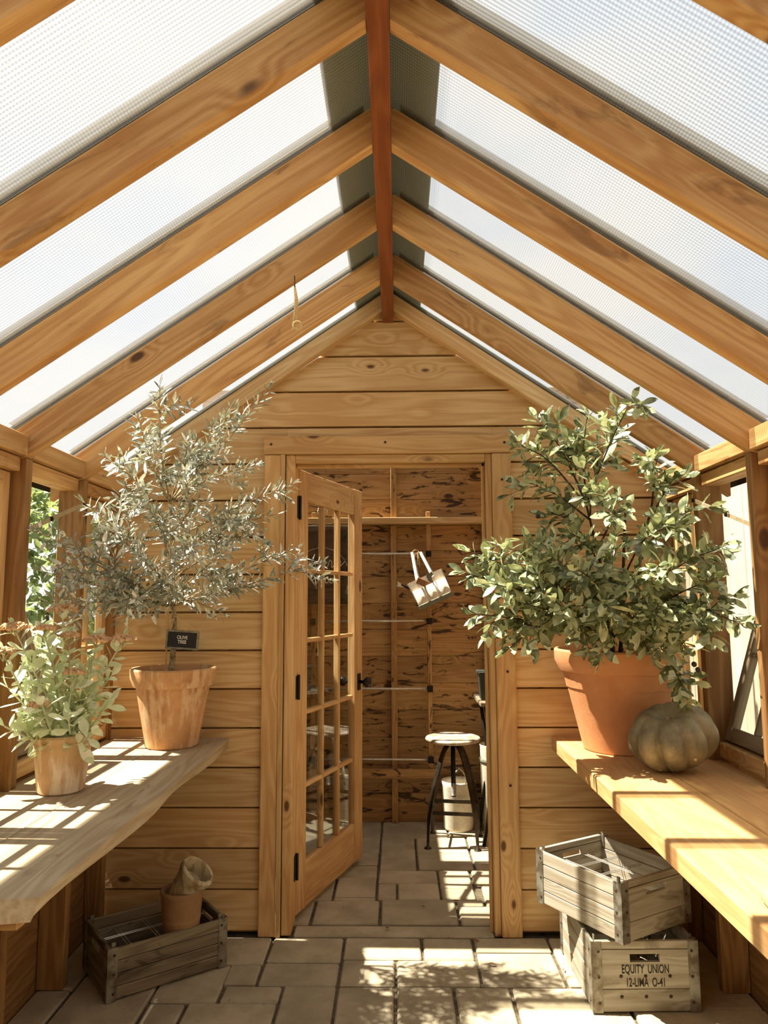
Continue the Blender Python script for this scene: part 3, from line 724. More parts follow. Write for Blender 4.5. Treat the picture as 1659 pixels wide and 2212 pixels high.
def rnd_perp(d):
    while True:
        v = V((random.gauss(0, 1), random.gauss(0, 1), random.gauss(0, 1))); v = v - d * v.dot(d)
        if v.length > 0.2: return v.normalized()
def leaf_along(mats, pts, t0, step, size, nprot, spread=0.85, up=0.5, pair=True, droop=0.0, light=None):
    # walk along the polyline placing leaves
    seg = [(pts[i + 1] - pts[i]).length for i in range(len(pts) - 1)]; tot = sum(seg)
    s = tot * t0; ph = random.random() * 6.28
    while s <= tot:
        q = s; i = 0
        while i < len(seg) - 1 and q > seg[i]: q -= seg[i]; i += 1
        d = (pts[i + 1] - pts[i]).normalized(); p = pts[i] + d * min(q, seg[i])
        a = d.orthogonal().normalized(); b = d.cross(a)
        for k_ in ((0, 1) if pair else (0,)):
            th = ph + k_ * math.pi + random.uniform(-0.4, 0.4)
            out = a * math.cos(th) + b * math.sin(th)
            dr_ = (d * random.uniform(0.45, 0.9) + out * spread + V((0, 0, -droop))).normalized()
            nrm = (V((random.uniform(-0.5, 0.5), random.uniform(-0.7, 0.2), 1.0)) * up + d * 0.5 + rnd_perp(dr_) * 0.45)
            sz = size * random.uniform(0.7, 1.15) * (0.75 if s > tot * 0.93 else 1)
            mats.append((frame(p + out * 0.002, dr_, nrm), sz, random.randrange(nprot)))
        ph += 1.57 + random.uniform(-0.3, 0.3); s += step * random.uniform(0.75, 1.25)
    # terminal tuft
    d = (pts[-1] - pts[-2]).normalized()
    for _ in range(2):
        mats.append((frame(pts[-1], (d + rnd_perp(d) * 0.3), rnd_perp(d)), size * 0.75, random.randrange(nprot)))
def clampp(p, lo, hi, ymax=3.27):
    x = min(max(p.x, lo), hi); return V((x, min(p.y, ymax), min(p.z, zbot(abs(x - CX)) - 0.02)))

# ---- olive tree
ot = thing('potted_olive_tree', (-0.937, 3.10, ZE), 'small olive tree with silvery leaves in a stained terracotta pot', 'potted plant')
OC = (-0.937, 3.10, ZE)
make_pot(ot, OC, 0.106, 0.174, 0.318, 0.075, 0.012, 'terracotta_olive', soil=0.285)
trunk = catmull([(-0.949, 3.10, 1.09), (-0.942, 3.10, 1.217), (-0.936, 3.08, 1.352), (-0.949, 3.06, 1.508), (-0.934, 3.0, 1.685), (-0.93, 2.95, 1.85)], 22)
MB().tube(trunk, [0.0135 - 0.008 * i / 22 for i in range(23)], 9).build('trunk', M['bark'], ot, smooth=True)
OL = [(-0.794, 2.38, 2.137), (-0.915, 2.53, 2.058), (-0.809, 2.8, 2.041), (-0.511, 2.85, 2.254), (-0.671, 2.9, 2.197), (-1.042, 2.55, 1.929), (-0.982, 2.6, 1.828), (-1.195, 2.42, 1.645), (-1.19, 2.45, 1.515), (-1.175, 2.6, 1.611), (-0.578, 2.95, 1.966), (-0.432, 3.0, 1.895), (-0.313, 2.95, 1.565), (-0.492, 3.0, 1.77), (-0.703, 2.95, 1.364), (-0.414, 3.0, 1.626), (-0.883, 3.0, 1.967), (-0.717, 2.75, 1.796), (-0.912, 2.7, 1.755), (-1.177, 2.45, 1.414), (-1.104, 2.65, 1.429), (-1.031, 2.75, 1.395), (-0.574, 3.05, 1.475), (-0.752, 2.7, 1.633), (-0.941, 2.65, 1.58), (-0.93, 2.85, 1.903), (-1.088, 2.5, 1.757), (-0.637, 2.8, 1.622), (-0.549, 2.9, 1.684), (-1.027, 2.6, 1.677), (-0.815, 2.75, 1.48), (-0.614, 2.85, 1.772), (-1.158, 2.5, 1.524), (-0.761, 2.9, 1.996)]
lm = []; 
for i, tip in enumerate(OL):
    tip = V(tip)
    zb_ = min(max(tip.z - (tip - V((-0.94, 3.05, tip.z))).length * 0.45, 1.40), 1.82)
    base = min(trunk, key=lambda p: abs(p.z - zb_))
    mid = base.lerp(tip, 0.5) + V((random.uniform(-0.03, 0.03), random.uniform(-0.02, 0.02), 0.05 * random.uniform(-0.3, 1.0)))
    pts = catmull([base, mid, tip], 10); pts = [clampp(p, -1.215, 1, 3.25) for p in pts]
    MB().tube(pts, [0.0042 - 0.003 * q / 10 for q in range(11)], 5).build('branch', M['bark'], ot, smooth=True)
    leaf_along(lm, pts, 0.30, 0.018, 1.08, 3, 0.8, 0.5)
    for _ in range(3):
        k_ = random.randint(3, 8); b0 = pts[k_]; d = (pts[k_ + 1] - pts[k_ - 1]).normalized()
        dd = (d * 0.7 + rnd_perp(d) * 0.75 + V((0, 0, 0.12))).normalized(); L = random.uniform(0.07, 0.17)
        e = clampp(b0 + dd * L, -1.215, 1, 3.25); tw = catmull([b0, b0.lerp(e, 0.5) + V((0, 0, 0.008)), e], 5)
        MB().tube(tw, [0.002 - 0.0012 * q / 5 for q in range(6)], 4).build('twig', M['bark'], ot, smooth=True)
        leaf_along(lm, tw, 0.15, 0.017, 1.05, 3, 0.8, 0.5)
oleaf = [(leaf_mesh('leaf', None, 0.056, 0.0125, 0.5, 0.3, 0.1), M['olive_leaf']), (leaf_mesh('leaf', None, 0.050, 0.014, 0.55, 0.2, 0.22), M['olive_leaf']), (leaf_mesh('leaf', None, 0.060, 0.0115, 0.5, 0.35, -0.1), M['olive_leaf'])]
place_leaves(ot, oleaf, lm, 300)

stk = MB().tube([(-0.968, 3.085, 1.06), (-0.955, 3.06, 1.36), (-0.95, 3.05, 1.46)], 0.004, 6).build('support_cane', M['cane'], None)
tag(stk, 'thin tan cane pushed into the soil beside the olive trunk', 'cane')
# chalkboard tag on the trunk
tg = thing('plant_tag', (-0.89, 2.925, 1.21), 'small black chalkboard tag lettered OLIVE TREE hanging on the trunk', 'plant tag')
TT = TR(-0.890, 3.052, 1.254) @ Matrix.Rotation(math.radians(4.0), 4, 'Y')
hw, hh = 0.068, 0.039
MB().cbox(-hw + 0.006, hw - 0.006, -0.003, 0.004, -hh + 0.006, hh - 0.006, 0.001).build('board', M['slate_black'], tg, T=TT)
for a in ((-hw, hw, -0.007, 0.005, hh - 0.008, hh), (-hw, hw, -0.007, 0.005, -hh, -hh + 0.008), (-hw, -hw + 0.008, -0.007, 0.005, -hh + 0.008, hh - 0.008), (hw - 0.008, hw, -0.007, 0.005, -hh + 0.008, hh - 0.008)):
    MB().cbox(*a, 0.0015).build('frame', M['tag_frame'], tg, T=TT)
def text_mesh(body, size, sx=1.0, align='CENTER', thick=0.0006, bold=0.0):
    cu = bpy.data.curves.new('lettering', 'FONT'); cu.body = body; cu.size = size; cu.align_x = align; cu.align_y = 'CENTER'; cu.extrude = thick; cu.offset = bold
    cu.space_line = 0.95
    ob = bpy.data.objects.new('tmp_text', cu); COL.objects.link(ob); bpy.context.view_layer.update()
    dg = bpy.context.evaluated_depsgraph_get(); me = bpy.data.meshes.new_from_object(ob.evaluated_get(dg)); bpy.data.objects.remove(ob); bpy.data.curves.remove(cu)
    me.transform(Matrix.Diagonal((sx, 1, 1, 1))); return me
def letter(body, size, mat, parent, T, sx=1.0, bold=0.0):
    me = text_mesh(body, size, sx, bold=bold); me.materials.clear(); me.materials.append(mat); return link('lettering', me, parent, T)
RXp = Matrix.Rotation(math.pi / 2, 4, 'X')
letter('OLIVE\nTREE', 0.0195, M['chalk'], tg, TT @ TR(0.0, -0.0042, 0.0) @ RXp, 0.85, 0.0002)
a_, b_ = TT @ V((-0.052, 0.0, hh)), TT @ V((0.058, 0.0, hh)); ap = V((-0.925, 3.05, 1.352))
MB().tube([a_, ap], 0.0013, 5).build('string', M['twine'], tg); MB().tube([b_, ap], 0.0013, 5).build('string', M['twine'], tg)
MB().tube([b_, b_ + V((0.008, -0.003, -0.003)), b_ + V((0.016, -0.004, 0.004))], 0.0016, 5).build('string', M['twine'], tg)

# ---- sedum
se = thing('potted_sedum', (-1.075, 2.395, ZE), 'pale green stonecrop with dusty orange flower heads in a chalky clay pot', 'potted plant')
SC = (-1.07, 2.385, ZE)
make_pot(se, SC, 0.070, 0.093, 0.178, 0.022, 0.003, 'terracotta_old', soil=0.160)
SD = [(-1.20, 2.30, 1.33), (-1.20, 2.24, 1.255), (-1.122, 2.33, 1.32), (-1.12, 2.45, 1.383), (-1.07, 2.4, 1.294), (-0.979, 2.4, 1.286), (-0.903, 2.42, 1.285), (-1.015, 2.32, 1.183), (-1.1, 2.28, 1.09), (-1.20, 2.28, 1.151), (-1.013, 2.42, 1.188), (-0.948, 2.45, 1.17), (-1.168, 2.33, 1.21), (-1.101, 2.36, 1.209), (-1.20, 2.27, 1.038)]
lm = []
FL = {0, 1, 2, 3, 4, 5, 6, 7, 8}
for i, tip in enumerate(SD + [(-1.05 + 0.13 * math.cos(t), 2.36 + 0.11 * math.sin(t), 1.06 + 0.05 * math.sin(3 * t)) for t in (0.3, 1.0, 2.2, 3.3, 3.9, 4.5, 5.1, 5.7)]):
    tip = V(tip); b0 = V((SC[0] + random.uniform(-0.04, 0.04), SC[1] + random.uniform(-0.04, 0.04), ZE + 0.155))
    pts = catmull([b0, b0.lerp(tip, 0.5) + V((0, 0, -0.02)) + (tip - b0) * V((1, 1, 0)).length * 0.02, tip], 8)
    MB().tube(pts, [0.0042 - 0.0016 * q / 8 for q in range(9)], 6).build('stem', M['sedum_stem'], se, smooth=True)
    leaf_along(lm, pts, 0.15, 0.026, 1.15, 2, 1.0, 0.6, True, 0.12)
    if i in FL:
        fh = MB(); R0 = 0.044 if i in (0, 3, 5, 6) else 0.032
        for _ in range(90):
            r = R0 * math.sqrt(random.random()); t = random.random() * 6.28
            fh.ball((tip.x + r * math.cos(t), tip.y + r * math.sin(t), tip.z + 0.018 - 9 * r * r + random.uniform(-0.002, 0.003)), random.uniform(0.0045, 0.0075), 6, 4)
        h_ = fh.build('flower_head', M['sedum_flower'], se, smooth=True)
        stm = MB()
        for _ in range(6):
            t = random.random() * 6.28; r = R0 * 0.7; stm.tube([tip - V((0, 0, 0.02)), tip + V((r * math.cos(t), r * math.sin(t), 0.010))], 0.0012, 4)
        stm.build('flower_stalks', M['sedum_stem'], h_)
sleaf = [(leaf_mesh('leaf', None, 0.058, 0.026, 0.58, 0.25, 0.12), M['sedum_leaf']), (leaf_mesh('leaf', None, 0.050, 0.028, 0.6, 0.15, -0.12), M['sedum_leaf'])]
place_leaves(se, sleaf, lm, 300)

# ---- leafy shrub in the big pot
sb_ = thing('potted_shrub', (0.905, 3.025, ZE), 'bushy green shrub with oval leaves in a large clean terracotta pot', 'potted plant')
PC = (0.893, 3.025, ZE)
make_pot(sb_, PC, 0.150, 0.254, 0.395, 0.088, 0.014, 'terracotta_new', soil=0.365)
SH = [(0.805, 2.448, 2.092), (0.738, 2.764, 2.129), (0.569, 2.9, 2.137), (0.5, 2.95, 2.043), (0.666, 2.9, 1.984), (0.779, 2.8, 2.009), (0.972, 2.7, 1.934), (1.009, 2.72, 1.841), (0.543, 2.9, 1.872), (0.584, 2.85, 1.745), (0.265, 2.75, 1.596), (0.276, 2.7, 1.364), (0.405, 2.7, 1.239), (0.33, 2.6, 1.471), (0.246, 2.75, 1.518), (0.636, 2.7, 1.659), (0.828, 2.65, 1.737), (1.005, 2.55, 1.708), (1.112, 2.5, 1.591), (1.074, 2.5, 1.481), (1.121, 2.42, 1.329), (1.029, 2.5, 1.357), (0.981, 2.55, 1.247), (0.985, 2.6, 1.117), (0.893, 2.62, 1.211), (0.802, 2.5, 1.483), (0.69, 2.5, 1.405), (0.545, 2.55, 1.406), (0.429, 2.62, 1.406), (0.629, 2.55, 1.517), (0.928, 2.5, 1.513), (0.629, 2.65, 1.29), (0.745, 2.6, 1.276), (0.363, 2.7, 1.609), (0.89, 2.6, 1.632), (0.759, 2.55, 1.58), (0.528, 2.6, 1.552), (0.445, 2.6, 1.52), (0.741, 2.75, 1.821), (0.836, 2.55, 1.357), (0.481, 2.65, 1.307), (0.891, 2.5, 1.389)]
stems = [catmull([(PC[0] + a, PC[1] - 0.02, 1.17), (PC[0] + a * 1.6 + 0.01, PC[1] - 0.06, 1.35), (PC[0] + b, PC[1] - 0.12, 1.55), (PC[0] + b * 1.7, PC[1] - 0.18, 1.78)], 12) for a, b in ((-0.03, -0.09), (0.0, 0.0), (0.03, 0.06))]
for st_ in stems: MB().tube(st_, [0.011 - 0.007 * q / 12 for q in range(13)], 7).build('stem', M['bark_dark'], sb_, smooth=True)
allp = [p for st_ in stems for p in st_]
lm = []
for tip in SH:
    tip = V(tip); h = (tip - V((PC[0], PC[1], tip.z))).length
    zb_ = min(max(tip.z - h * 0.35, 1.24), 1.76)
    base = min(allp, key=lambda p: abs(p.z - zb_) + 0.3 * abs(p.x - tip.x))
    mid = base.lerp(tip, 0.55) + V((random.uniform(-0.02, 0.02), 0, 0.05 * random.random() + (0.06 if tip.z < 1.35 else 0)))
    pts = [clampp(p, 0.2, 1.14 if p_ else 1.14) for p_, p in enumerate(catmull([base, mid, tip], 10))]
    MB().tube(pts, [0.0045 - 0.003 * q / 10 for q in range(11)], 5).build('branch', M['bark_dark'], sb_, smooth=True)
    leaf_along(lm, pts, 0.40, 0.030, 1.1, 3, 0.85, 0.75, True, 0.05)
    for _ in range(3):
        k_ = random.randint(4, 9); b0 = pts[k_]; d = (pts[k_ + 1] - pts[k_ - 1]).normalized() if k_ < 10 else V((0, 0, 1))
        dd = (d * 0.7 + rnd_perp(d) * 0.8 + V((0, -0.1, 0.1))).normalized(); L = random.uniform(0.06, 0.13)
        e = clampp(b0 + dd * L, 0.2, 1.14); tw = catmull([b0, b0.lerp(e, 0.5) + V((0, 0, 0.008)), e], 5)
        MB().tube(tw, [0.002 - 0.0012 * q / 5 for q in range(6)], 4).build('twig', M['bark_dark'], sb_, smooth=True)
        leaf_along(lm, tw, 0.25, 0.029, 1.05, 3, 0.85, 0.75, True, 0.05)
hl = [(leaf_mesh('leaf', None, 0.076, 0.031, 0.56, 0.22, 0.16), M['shrub_leaf']), (leaf_mesh('leaf', None, 0.066, 0.030, 0.6, 0.15, 0.28), M['shrub_leaf']), (leaf_mesh('leaf', None, 0.084, 0.034, 0.55, 0.28, -0.05), M['shrub_leaf'])]
place_leaves(sb_, hl, lm, 300)
for p in ((1.02, 2.58, 1.19), (1.03, 2.575, 1.172), (1.0, 2.62, 1.655), (0.55, 2.84, 1.735)): MB().ball(p, 0.0095, 10, 8).build('berry', M['berry'], sb_, smooth=True)

# ---- grey-green squash
pm = MB(); n1, n2 = 96, 40; lob = 9
vs = []; fs = []
for j in range(n2 + 1):
    ph = math.pi * j / n2
    for i in range(n1):
        th = 2 * math.pi * i / n1
        k_ = abs(math.sin(th * lob / 2)) ** 0.55
        r = 0.156 * (0.75 + 0.25 * k_ * math.sin(ph) ** 0.6) * (1 + 0.06 * math.sin(th + 1) + 0.05 * math.sin(2 * th))
        rad = r * math.sin(ph) ** 0.82
        zq = -math.cos(ph) * 0.108 * (1 + 0.04 * math.sin(th))
        if j > n2 / 2: zq -= 0.06 * max(0.0, 1 - rad / 0.075) ** 1.2
        else: zq += 0.02 * max(0.0, 1 - rad / 0.07)
        vs.append((rad * math.cos(th), rad * math.sin(th), zq))
for j in range(n2):
    for i in range(n1): fs.append((j * n1 + i, j * n1 + (i + 1) % n1, (j + 1) * n1 + (i + 1) % n1, (j + 1) * n1 + i))
QR = Matrix.Rotation(math.radians(-14), 4, 'Y') @ Matrix.Rotation(math.radians(7), 4, 'X') @ RZ(math.radians(-8))
QT = TR(0.957, 2.66, ZE + 0.0005 - min((QR @ V(q)).z for q in vs)) @ QR
pk = thing('squash', (0.957, 2.66, ZE), 'dull grey-green ribbed squash beside the large terracotta pot', 'squash')
pm.add(vs, fs).build('flesh', M['squash'], pk, T=QT, smooth=True)
MB().tube([(0, 0, 0.045), (0.003, 0, 0.062), (0.008, 0.002, 0.072)], [0.014, 0.010, 0.011], 8).build('stem_stub', M['bark'], pk, T=QT)

# ------------------------------------------------------------------ bottle crates
def crate(T, L, W, H, label, dividers=(2, 3), text=None, slats=4, kind='crate'):
    # local: x = length, y = width, z up; front long side at y = 0, text end at x = 0
    c = T @ V((L / 2, W / 2, 0)); cr = thing('bottle_crate', c, label, 'crate', 'old wooden bottle crates')
    def P(n, m, a, ch=0.002, par=cr): return MB().cbox(*a, ch).build(n, m, par, T=T)
    wx, wy = wood(kind, 'x'), wood(kind, 'y')
    sl = (H - 0.006) / slats
    for k_ in range(slats):
        z0, z1 = 0.003 + sl * k_ + 0.0012, 0.003 + sl * (k_ + 1) - 0.0012
        P('slat', wx, (0.012, L - 0.012, 0.0, 0.012, z0, z1)); P('slat', wx, (0.012, L - 0.012, W - 0.012, W, z0, z1))
    for e, (a, b) in enumerate(((0.0, 0.014), (L - 0.014, L))):
        g = 0.001
        P('end_slat', wy, (a, b, 0.013, W - 0.013, 0.003, H * 0.33 - g)); P('end_slat', wy, (a, b, 0.013, W - 0.013, H * 0.88 + g, H))
        # middle panel with a hand hole made of four pieces around the opening
        za, zb2 = H * 0.33 + g, H * 0.88 - g; h0, h1 = H * 0.70, H * 0.815; wa, wb2 = W / 2 - 0.052, W / 2 + 0.052
        mb = MB(); n = 10
        out = [(0.013, za), (W - 0.013, za), (W - 0.013, zb2), (0.013, zb2)]
        for q in ((0.013, W - 0.013, za, h0), (0.013, W - 0.013, h1, zb2), (0.013, wa, h0, h1), (wb2, W - 0.013, h0, h1)):
            mb.box(a, b, q[0], q[1], q[2], q[3])
        mb.build('end_panel', wy, cr, T=T)
    for k_ in range(5):
        y0 = 0.014 + (W - 0.028) / 5 * k_; P('bottom_slat', wx, (0.014, L - 0.014, y0 + 0.003, y0 + (W - 0.028) / 5 - 0.003, 0.004, 0.014))
    g = M['galvanised']; th = 0.0022
    for x, sx in ((0, 1), (L, -1)):
        for y, sy in ((0, 1), (W, -1)):
            mb = MB()
            xs_ = sorted((x - sx * th, x + sx * 0.034)); ys_ = sorted((y - sy * th, y - sy * 0.0001)); mb.box(*xs_, *ys_, 0, H)
            xs_ = sorted((x - sx * th, x - sx * 0.0001)); ys_ = sorted((y, y + sy * 0.034)); mb.box(*xs_, *ys_, 0, H)
            xs_ = sorted((x + sx * 0.016, x + sx * 0.03)); ys_ = sorted((y + sy * 0.013, y + sy * 0.016)); mb.box(*xs_, *ys_, H * 0.8, H + 0.013)
            cs_ = mb.build('corner_strap', g, cr, T=T)
            for zq in (0.14, 0.5, 0.86):
                MB().lathe([(0.0055, 0), (0.004, 0.0025), (0.0005, 0.003)], 8, T @ TR(x + sx * 0.022, y - sy * th, H * zq) @ Matrix.Rotation(sy * math.pi / 2, 4, 'X')).build('rivet', M['rust'], cs_)
                MB().lathe([(0.0055, 0), (0.004, 0.0025), (0.0005, 0.003)], 8, T @ TR(x - sx * th, y + sy * 0.022, H * zq) @ Matrix.Rotation(-sx * math.pi / 2, 4, 'Y')).build('rivet', M['rust'], cs_)
    zq = H * 0.70
    for k_ in range(1, dividers[1] + 1):
        x = L * k_ / (dividers[1] + 1)
        for o in (-0.006, 0.006): MB().tube([(x + o, 0.012, zq), (x + o, W - 0.012, zq)], 0.0018, 5).build('wire', M['rod_metal'], cr, T=T)
    for k_ in range(1, dividers[0] + 1):
        y = W * k_ / (dividers[0] + 1)
        for o in (-0.006, 0.006): MB().tube([(0.012, y + o, zq + 0.0036), (L - 0.012, y + o, zq + 0.0036)], 0.0018, 5).build('wire', M['rod_metal'], cr, T=T)
    if text:
        for body, z_, s_ in text:
            letter(body, s_, M['ink'], cr, T @ TR(-0.0007, W / 2, H * z_) @ RZ(-math.pi / 2) @ RXp, 0.56, 0.0003)
        for zq in (0.505, 0.22):
            for yq in (0.27, 0.5, 0.73): MB().lathe([(0.0065, 0), (0.004, 0.003), (0.0005, 0.0035)], 8, T @ TR(0, W * yq, H * zq) @ Matrix.Rotation(-math.pi / 2, 4, 'Y')).build('rivet', M['rust'], cr)
    return cr
# lower right crate: lettered end faces the camera (local -x -> world -y)
HL = 0.232
crate(TR(1.032, 2.715, 0.004) @ RZ(math.radians(91.4)), 0.45, 0.368, HL, 'pale crate on the floor lettered EQUITY UNION, under another crate', (2, 3), [('EQUITY  UNION', 0.60, 0.040), ('12-LIMA  O-41', 0.415, 0.040)])
# upper right crate, turned
crate(TR(0.757, 2.645, 0.004 + HL + 0.0145) @ RZ(math.radians(121.5)) @ TR(0, -0.352, 0), 0.42, 0.352, 0.198, 'sunlit pale crate stacked crosswise on top of the lettered crate', (2, 3))
# left crate
crate(TR(-1.036, 2.748, 0.004) @ RZ(math.radians(37.2)), 0.452, 0.315, 0.180, 'stained dark crate under the left bench holding two clay pots', (2, 3), kind='crate_dark')

# clay pots in the left crate
cp = thing('clay_pot', (-0.845, 2.99, 0.02), 'dull upright clay pot standing in the dark crate', 'pot', 'empty clay pots')
make_pot(cp, (-0.845, 2.985, 0.0185), 0.056, 0.083, 0.285, 0.02, 0.002, 'terracotta_dull')
cp2 = thing('clay_pot', (-0.83, 2.97, 0.25), 'pale lichen-blotched clay pot tilted in the mouth of the upright pot', 'pot', 'empty clay pots')
make_pot(cp2, None, 0.046, 0.071, 0.150, 0.034, 0.005, 'terracotta_mossy', T=TR(-0.868, 2.985, 0.262) @ Matrix.Rotation(math.radians(38), 4, 'Y') @ Matrix.Rotation(math.radians(8), 4, 'X'))

# ------------------------------------------------------------------ stool
stl = thing('work_stool', (0.326, 4.50, 0), 'round backless metal stool with four bowed legs in the sunlit doorway', 'stool')
SX, SY = 0.326, 4.50
MB().lathe([(1e-5, 0.568), (0.13, 0.570), (0.158, 0.578), (0.165, 0.588), (0.160, 0.597), (0.148, 0.600), (0.12, 0.597), (1e-5, 0.596)], 40, TR(SX, SY, 0)).build('seat', M['seat_metal'], stl, smooth=True)
MB().tube([(SX, SY, 0.568), (SX, SY, 0.255)], 0.014, 10).build('screw_post', M['iron'], stl, smooth=True)
thr = [(SX + 0.0145 * math.cos(t), SY + 0.0145 * math.sin(t), 0.26 + 0.0009 * t) for t in [0.5 * q for q in range(170)]]
MB().tube(thr, 0.0018, 4).build('screw_thread', M['rod_metal'], stl)
legpts = []
for i in range(4):
    a = math.radians(45 + 90 * i - 8); u = V((math.cos(a), math.sin(a), 0)); o = V((SX, SY, 0)); side = V((-u.y, u.x, 0))
    prof = catmull([o + u * 0.035 + V((0, 0, 0.560)), o + u * 0.085 + V((0, 0, 0.50)), o + u * 0.150 + V((0, 0, 0.33)), o + u * 0.186 + V((0, 0, 0.17)), o + u * 0.200 + V((0, 0, 0.012))], 14)
    mb = MB(); vs = []; fs = []
    for q, p in enumerate(prof):
        d = (prof[min(q + 1, 14)] - prof[max(q - 1, 0)]).normalized(); nn = side.cross(d).normalized(); wv = 0.016 if q < 11 else 0.016 - 0.0022 * (q - 10)
        vs += [p - side * wv - nn * 0.004, p + side * wv - nn * 0.004, p + side * wv + nn * 0.004, p - side * wv + nn * 0.004]
    for q in range(14):
        for k_ in range(4): fs.append((q * 4 + k_, q * 4 + (k_ + 1) % 4, q * 4 + 4 + (k_ + 1) % 4, q * 4 + 4 + k_))
    fs += [(0, 1, 2, 3), (56, 57, 58, 59)]
    lg = mb.add(vs, fs).build('leg', M['stool_metal'], stl)
    MB().lathe([(0.022, 0.0), (0.021, 0.005), (0.008, 0.012), (0.008, 0.03), (1e-4, 0.031)], 14, TR(*(o + u * 0.200))).build('foot', M['stool_metal'], lg, smooth=True)
    legpts.append(prof[10])
for i in range(4):
    a, b = legpts[i], legpts[(i + 1) % 4]
    MB().cbox(0, (b - a).length, -0.002, 0.002, -0.011, 0.011, 0.001).build('stretcher', M['stool_metal'], stl, T=frame(a, b - a, V((0, 0, 1))))
for z_, r in ((0.556, 0.06),): MB().lathe([(r, z_), (r, z_ + 0.008), (1e-4, z_ + 0.010)], 24, TR(SX, SY, 0)).build('top_plate', M['iron'], stl)

# ------------------------------------------------------------------ hanging rack, bag, sign, things at the right of the shed
rk = thing('tool_rack', (-0.1, YB - 0.06, 0.3), 'ladder-like rack of wooden battens and steel rods on the shed wall', 'rack')
for x in (0.207, -0.55): bx('rail', wood('shed', 'z'), rk, x - 0.014, x + 0.014, YB - 0.085, YB - 0.0515, 0.33, 1.99)
bx('bottom_batten', wood('shed', 'x'), rk, -0.60, 0.26, YB - 0.100, YB - 0.0855, 0.285, 0.345)
for z_ in (1.712, 1.275, 0.845, 0.405):
    MB().tube([(-0.57, YB - 0.105, z_), (0.226, YB - 0.105, z_)], 0.0065, 8).build('rod', M['rod_metal'], rk, smooth=True)
    for x in (0.207, -0.55):
        b_ = MB().cbox(x - 0.018, x + 0.018, YB - 0.118, YB - 0.0855, z_ - 0.022, z_ + 0.016, 0.002).build('bracket', M['iron'], rk)

bag = thing('tool_bag', (0.2, 4.72, 1.37), 'cream canvas tool bag hanging askew from the rack rod', 'bag')
bT = TR(0.215, 4.735, 1.475) @ Matrix.Rotation(math.radians(-24), 4, 'Y')
p = [(-0.112, -0.055, -0.085), (0.112, -0.055, -0.085), (0.112, 0.04, -0.085), (-0.112, 0.04, -0.085), (-0.125, -0.045, 0.095), (0.118, -0.045, 0.095), (0.118, 0.03, 0.095), (-0.125, 0.03, 0.095)]
body = MB()
body.hexa([p[0], p[1], V(p[1]) + V((0, 0.006, 0)), V(p[0]) + V((0, 0.006, 0)), p[4], p[5], V(p[5]) + V((0, 0.006, 0)), V(p[4]) + V((0, 0.006, 0))])
body.hexa([V(p[3]) - V((0, 0.006, 0)), V(p[2]) - V((0, 0.006, 0)), p[2], p[3], V(p[7]) - V((0, 0.006, 0)), V(p[6]) - V((0, 0.006, 0)), p[6], p[7]])
for s_ in (0, 1):
    a, b, c, d = (p[0], p[3], p[7], p[4]) if s_ == 0 else (p[1], p[2], p[6], p[5]); o = V((0.006 if s_ == 0 else -0.006, 0, 0))
    body.hexa([V(a), V(b), V(b) + o, V(a) + o, V(d), V(c), V(c) + o, V(d) + o])
body.build('body', M['canvas'], bag, T=bT)
MB().cbox(-0.116, 0.116, -0.058, 0.043, -0.092, -0.062, 0.004).build('base', M['canvas_grey'], bag, T=bT)
for k_ in range(3):
    x0 = -0.113 + 0.076 * k_; x1 = x0 + 0.073
    vs = []; n = 8
    for zz_ in (-0.06, 0.035):
        for q in range(n + 1):
            t = q / n; vs.append((x0 + (x1 - x0) * t, -0.0565 - 0.020 * math.sin(math.pi * t) * (1.0 if zz_ > 0 else 0.5), zz_))
    vs2 = [(v[0], v[1] + 0.004, v[2]) for v in vs]; N1 = n + 1
    fs = [(q, q + 1, N1 + q + 1, N1 + q) for q in range(n)] + [(2 * N1 + q + 1, 2 * N1 + q, 3 * N1 + q, 3 * N1 + q + 1) for q in range(n)] + [(N1 + q, N1 + q + 1, 3 * N1 + q + 1, 3 * N1 + q) for q in range(n)]
    MB().add(vs + vs2, fs).build('pocket', M['canvas'], bag, T=bT, smooth=True)
rodp = V((0.128, YB - 0.1145, 1.722))
for (lx, ly) in ((-0.062, -0.048), (0.045, -0.048), (-0.05, 0.034), (0.055, 0.034)):
    q = bT @ V((lx, ly, 0.07)); e = rodp + V((0.03 * lx / 0.06, 0.012 if ly > 0 else -0.004, 0))
    T = frame(q, e - q, V((0, -1, 0.2))); MB().cbox(0, (e - q).length, -0.009, 0.009, -0.0015, 0.0015, 0.0005).build('handle', M['canvas'], bag, T=T)
MB().tube([rodp + V((math.cos(t) * 0.02 - 0.005, -0.005 + 0.01 * math.sin(2 * t), 0.012 * math.sin(t))) for t in [0.6 * q for q in range(14)]], 0.003, 5).build('knot', M['twine'], bag)
for dx in (-0.018, 0.006, 0.014):
    MB().tube([rodp + V((dx * 0.4, -0.012, -0.005)), rodp + V((dx, -0.02, -0.045)), rodp + V((dx * 1.4, -0.018, -0.085 - abs(dx)))], 0.0022, 5).build('cord_end', M['twine'], bag)
hp_ = MB().cbox(-0.062, 0.03, -0.068, -0.058, 0.030, 0.072, 0.004).build('leather_flap', M['leather'], bag, T=bT @ TR(-0.055, 0, 0.012) @ Matrix.Rotation(math.radians(48), 4, 'Y'))
tr_ = thing('hand_pruner', (0.06, 4.68, 1.50), 'dark handled pruning tool poking out of the canvas bag', 'tool')
pT = bT @ TR(-0.12, -0.03, 0.06) @ Matrix.Rotation(math.radians(46), 4, 'Y') @ RZ(math.pi)
MB().tube([(0.05, 0, 0), (0.0, 0.002, 0.0), (0.06 - 0.12, 0.0, 0.004)], [0.007, 0.008, 0.006], 7).build('handle', M['iron'], tr_, T=pT @ RZ(math.pi))
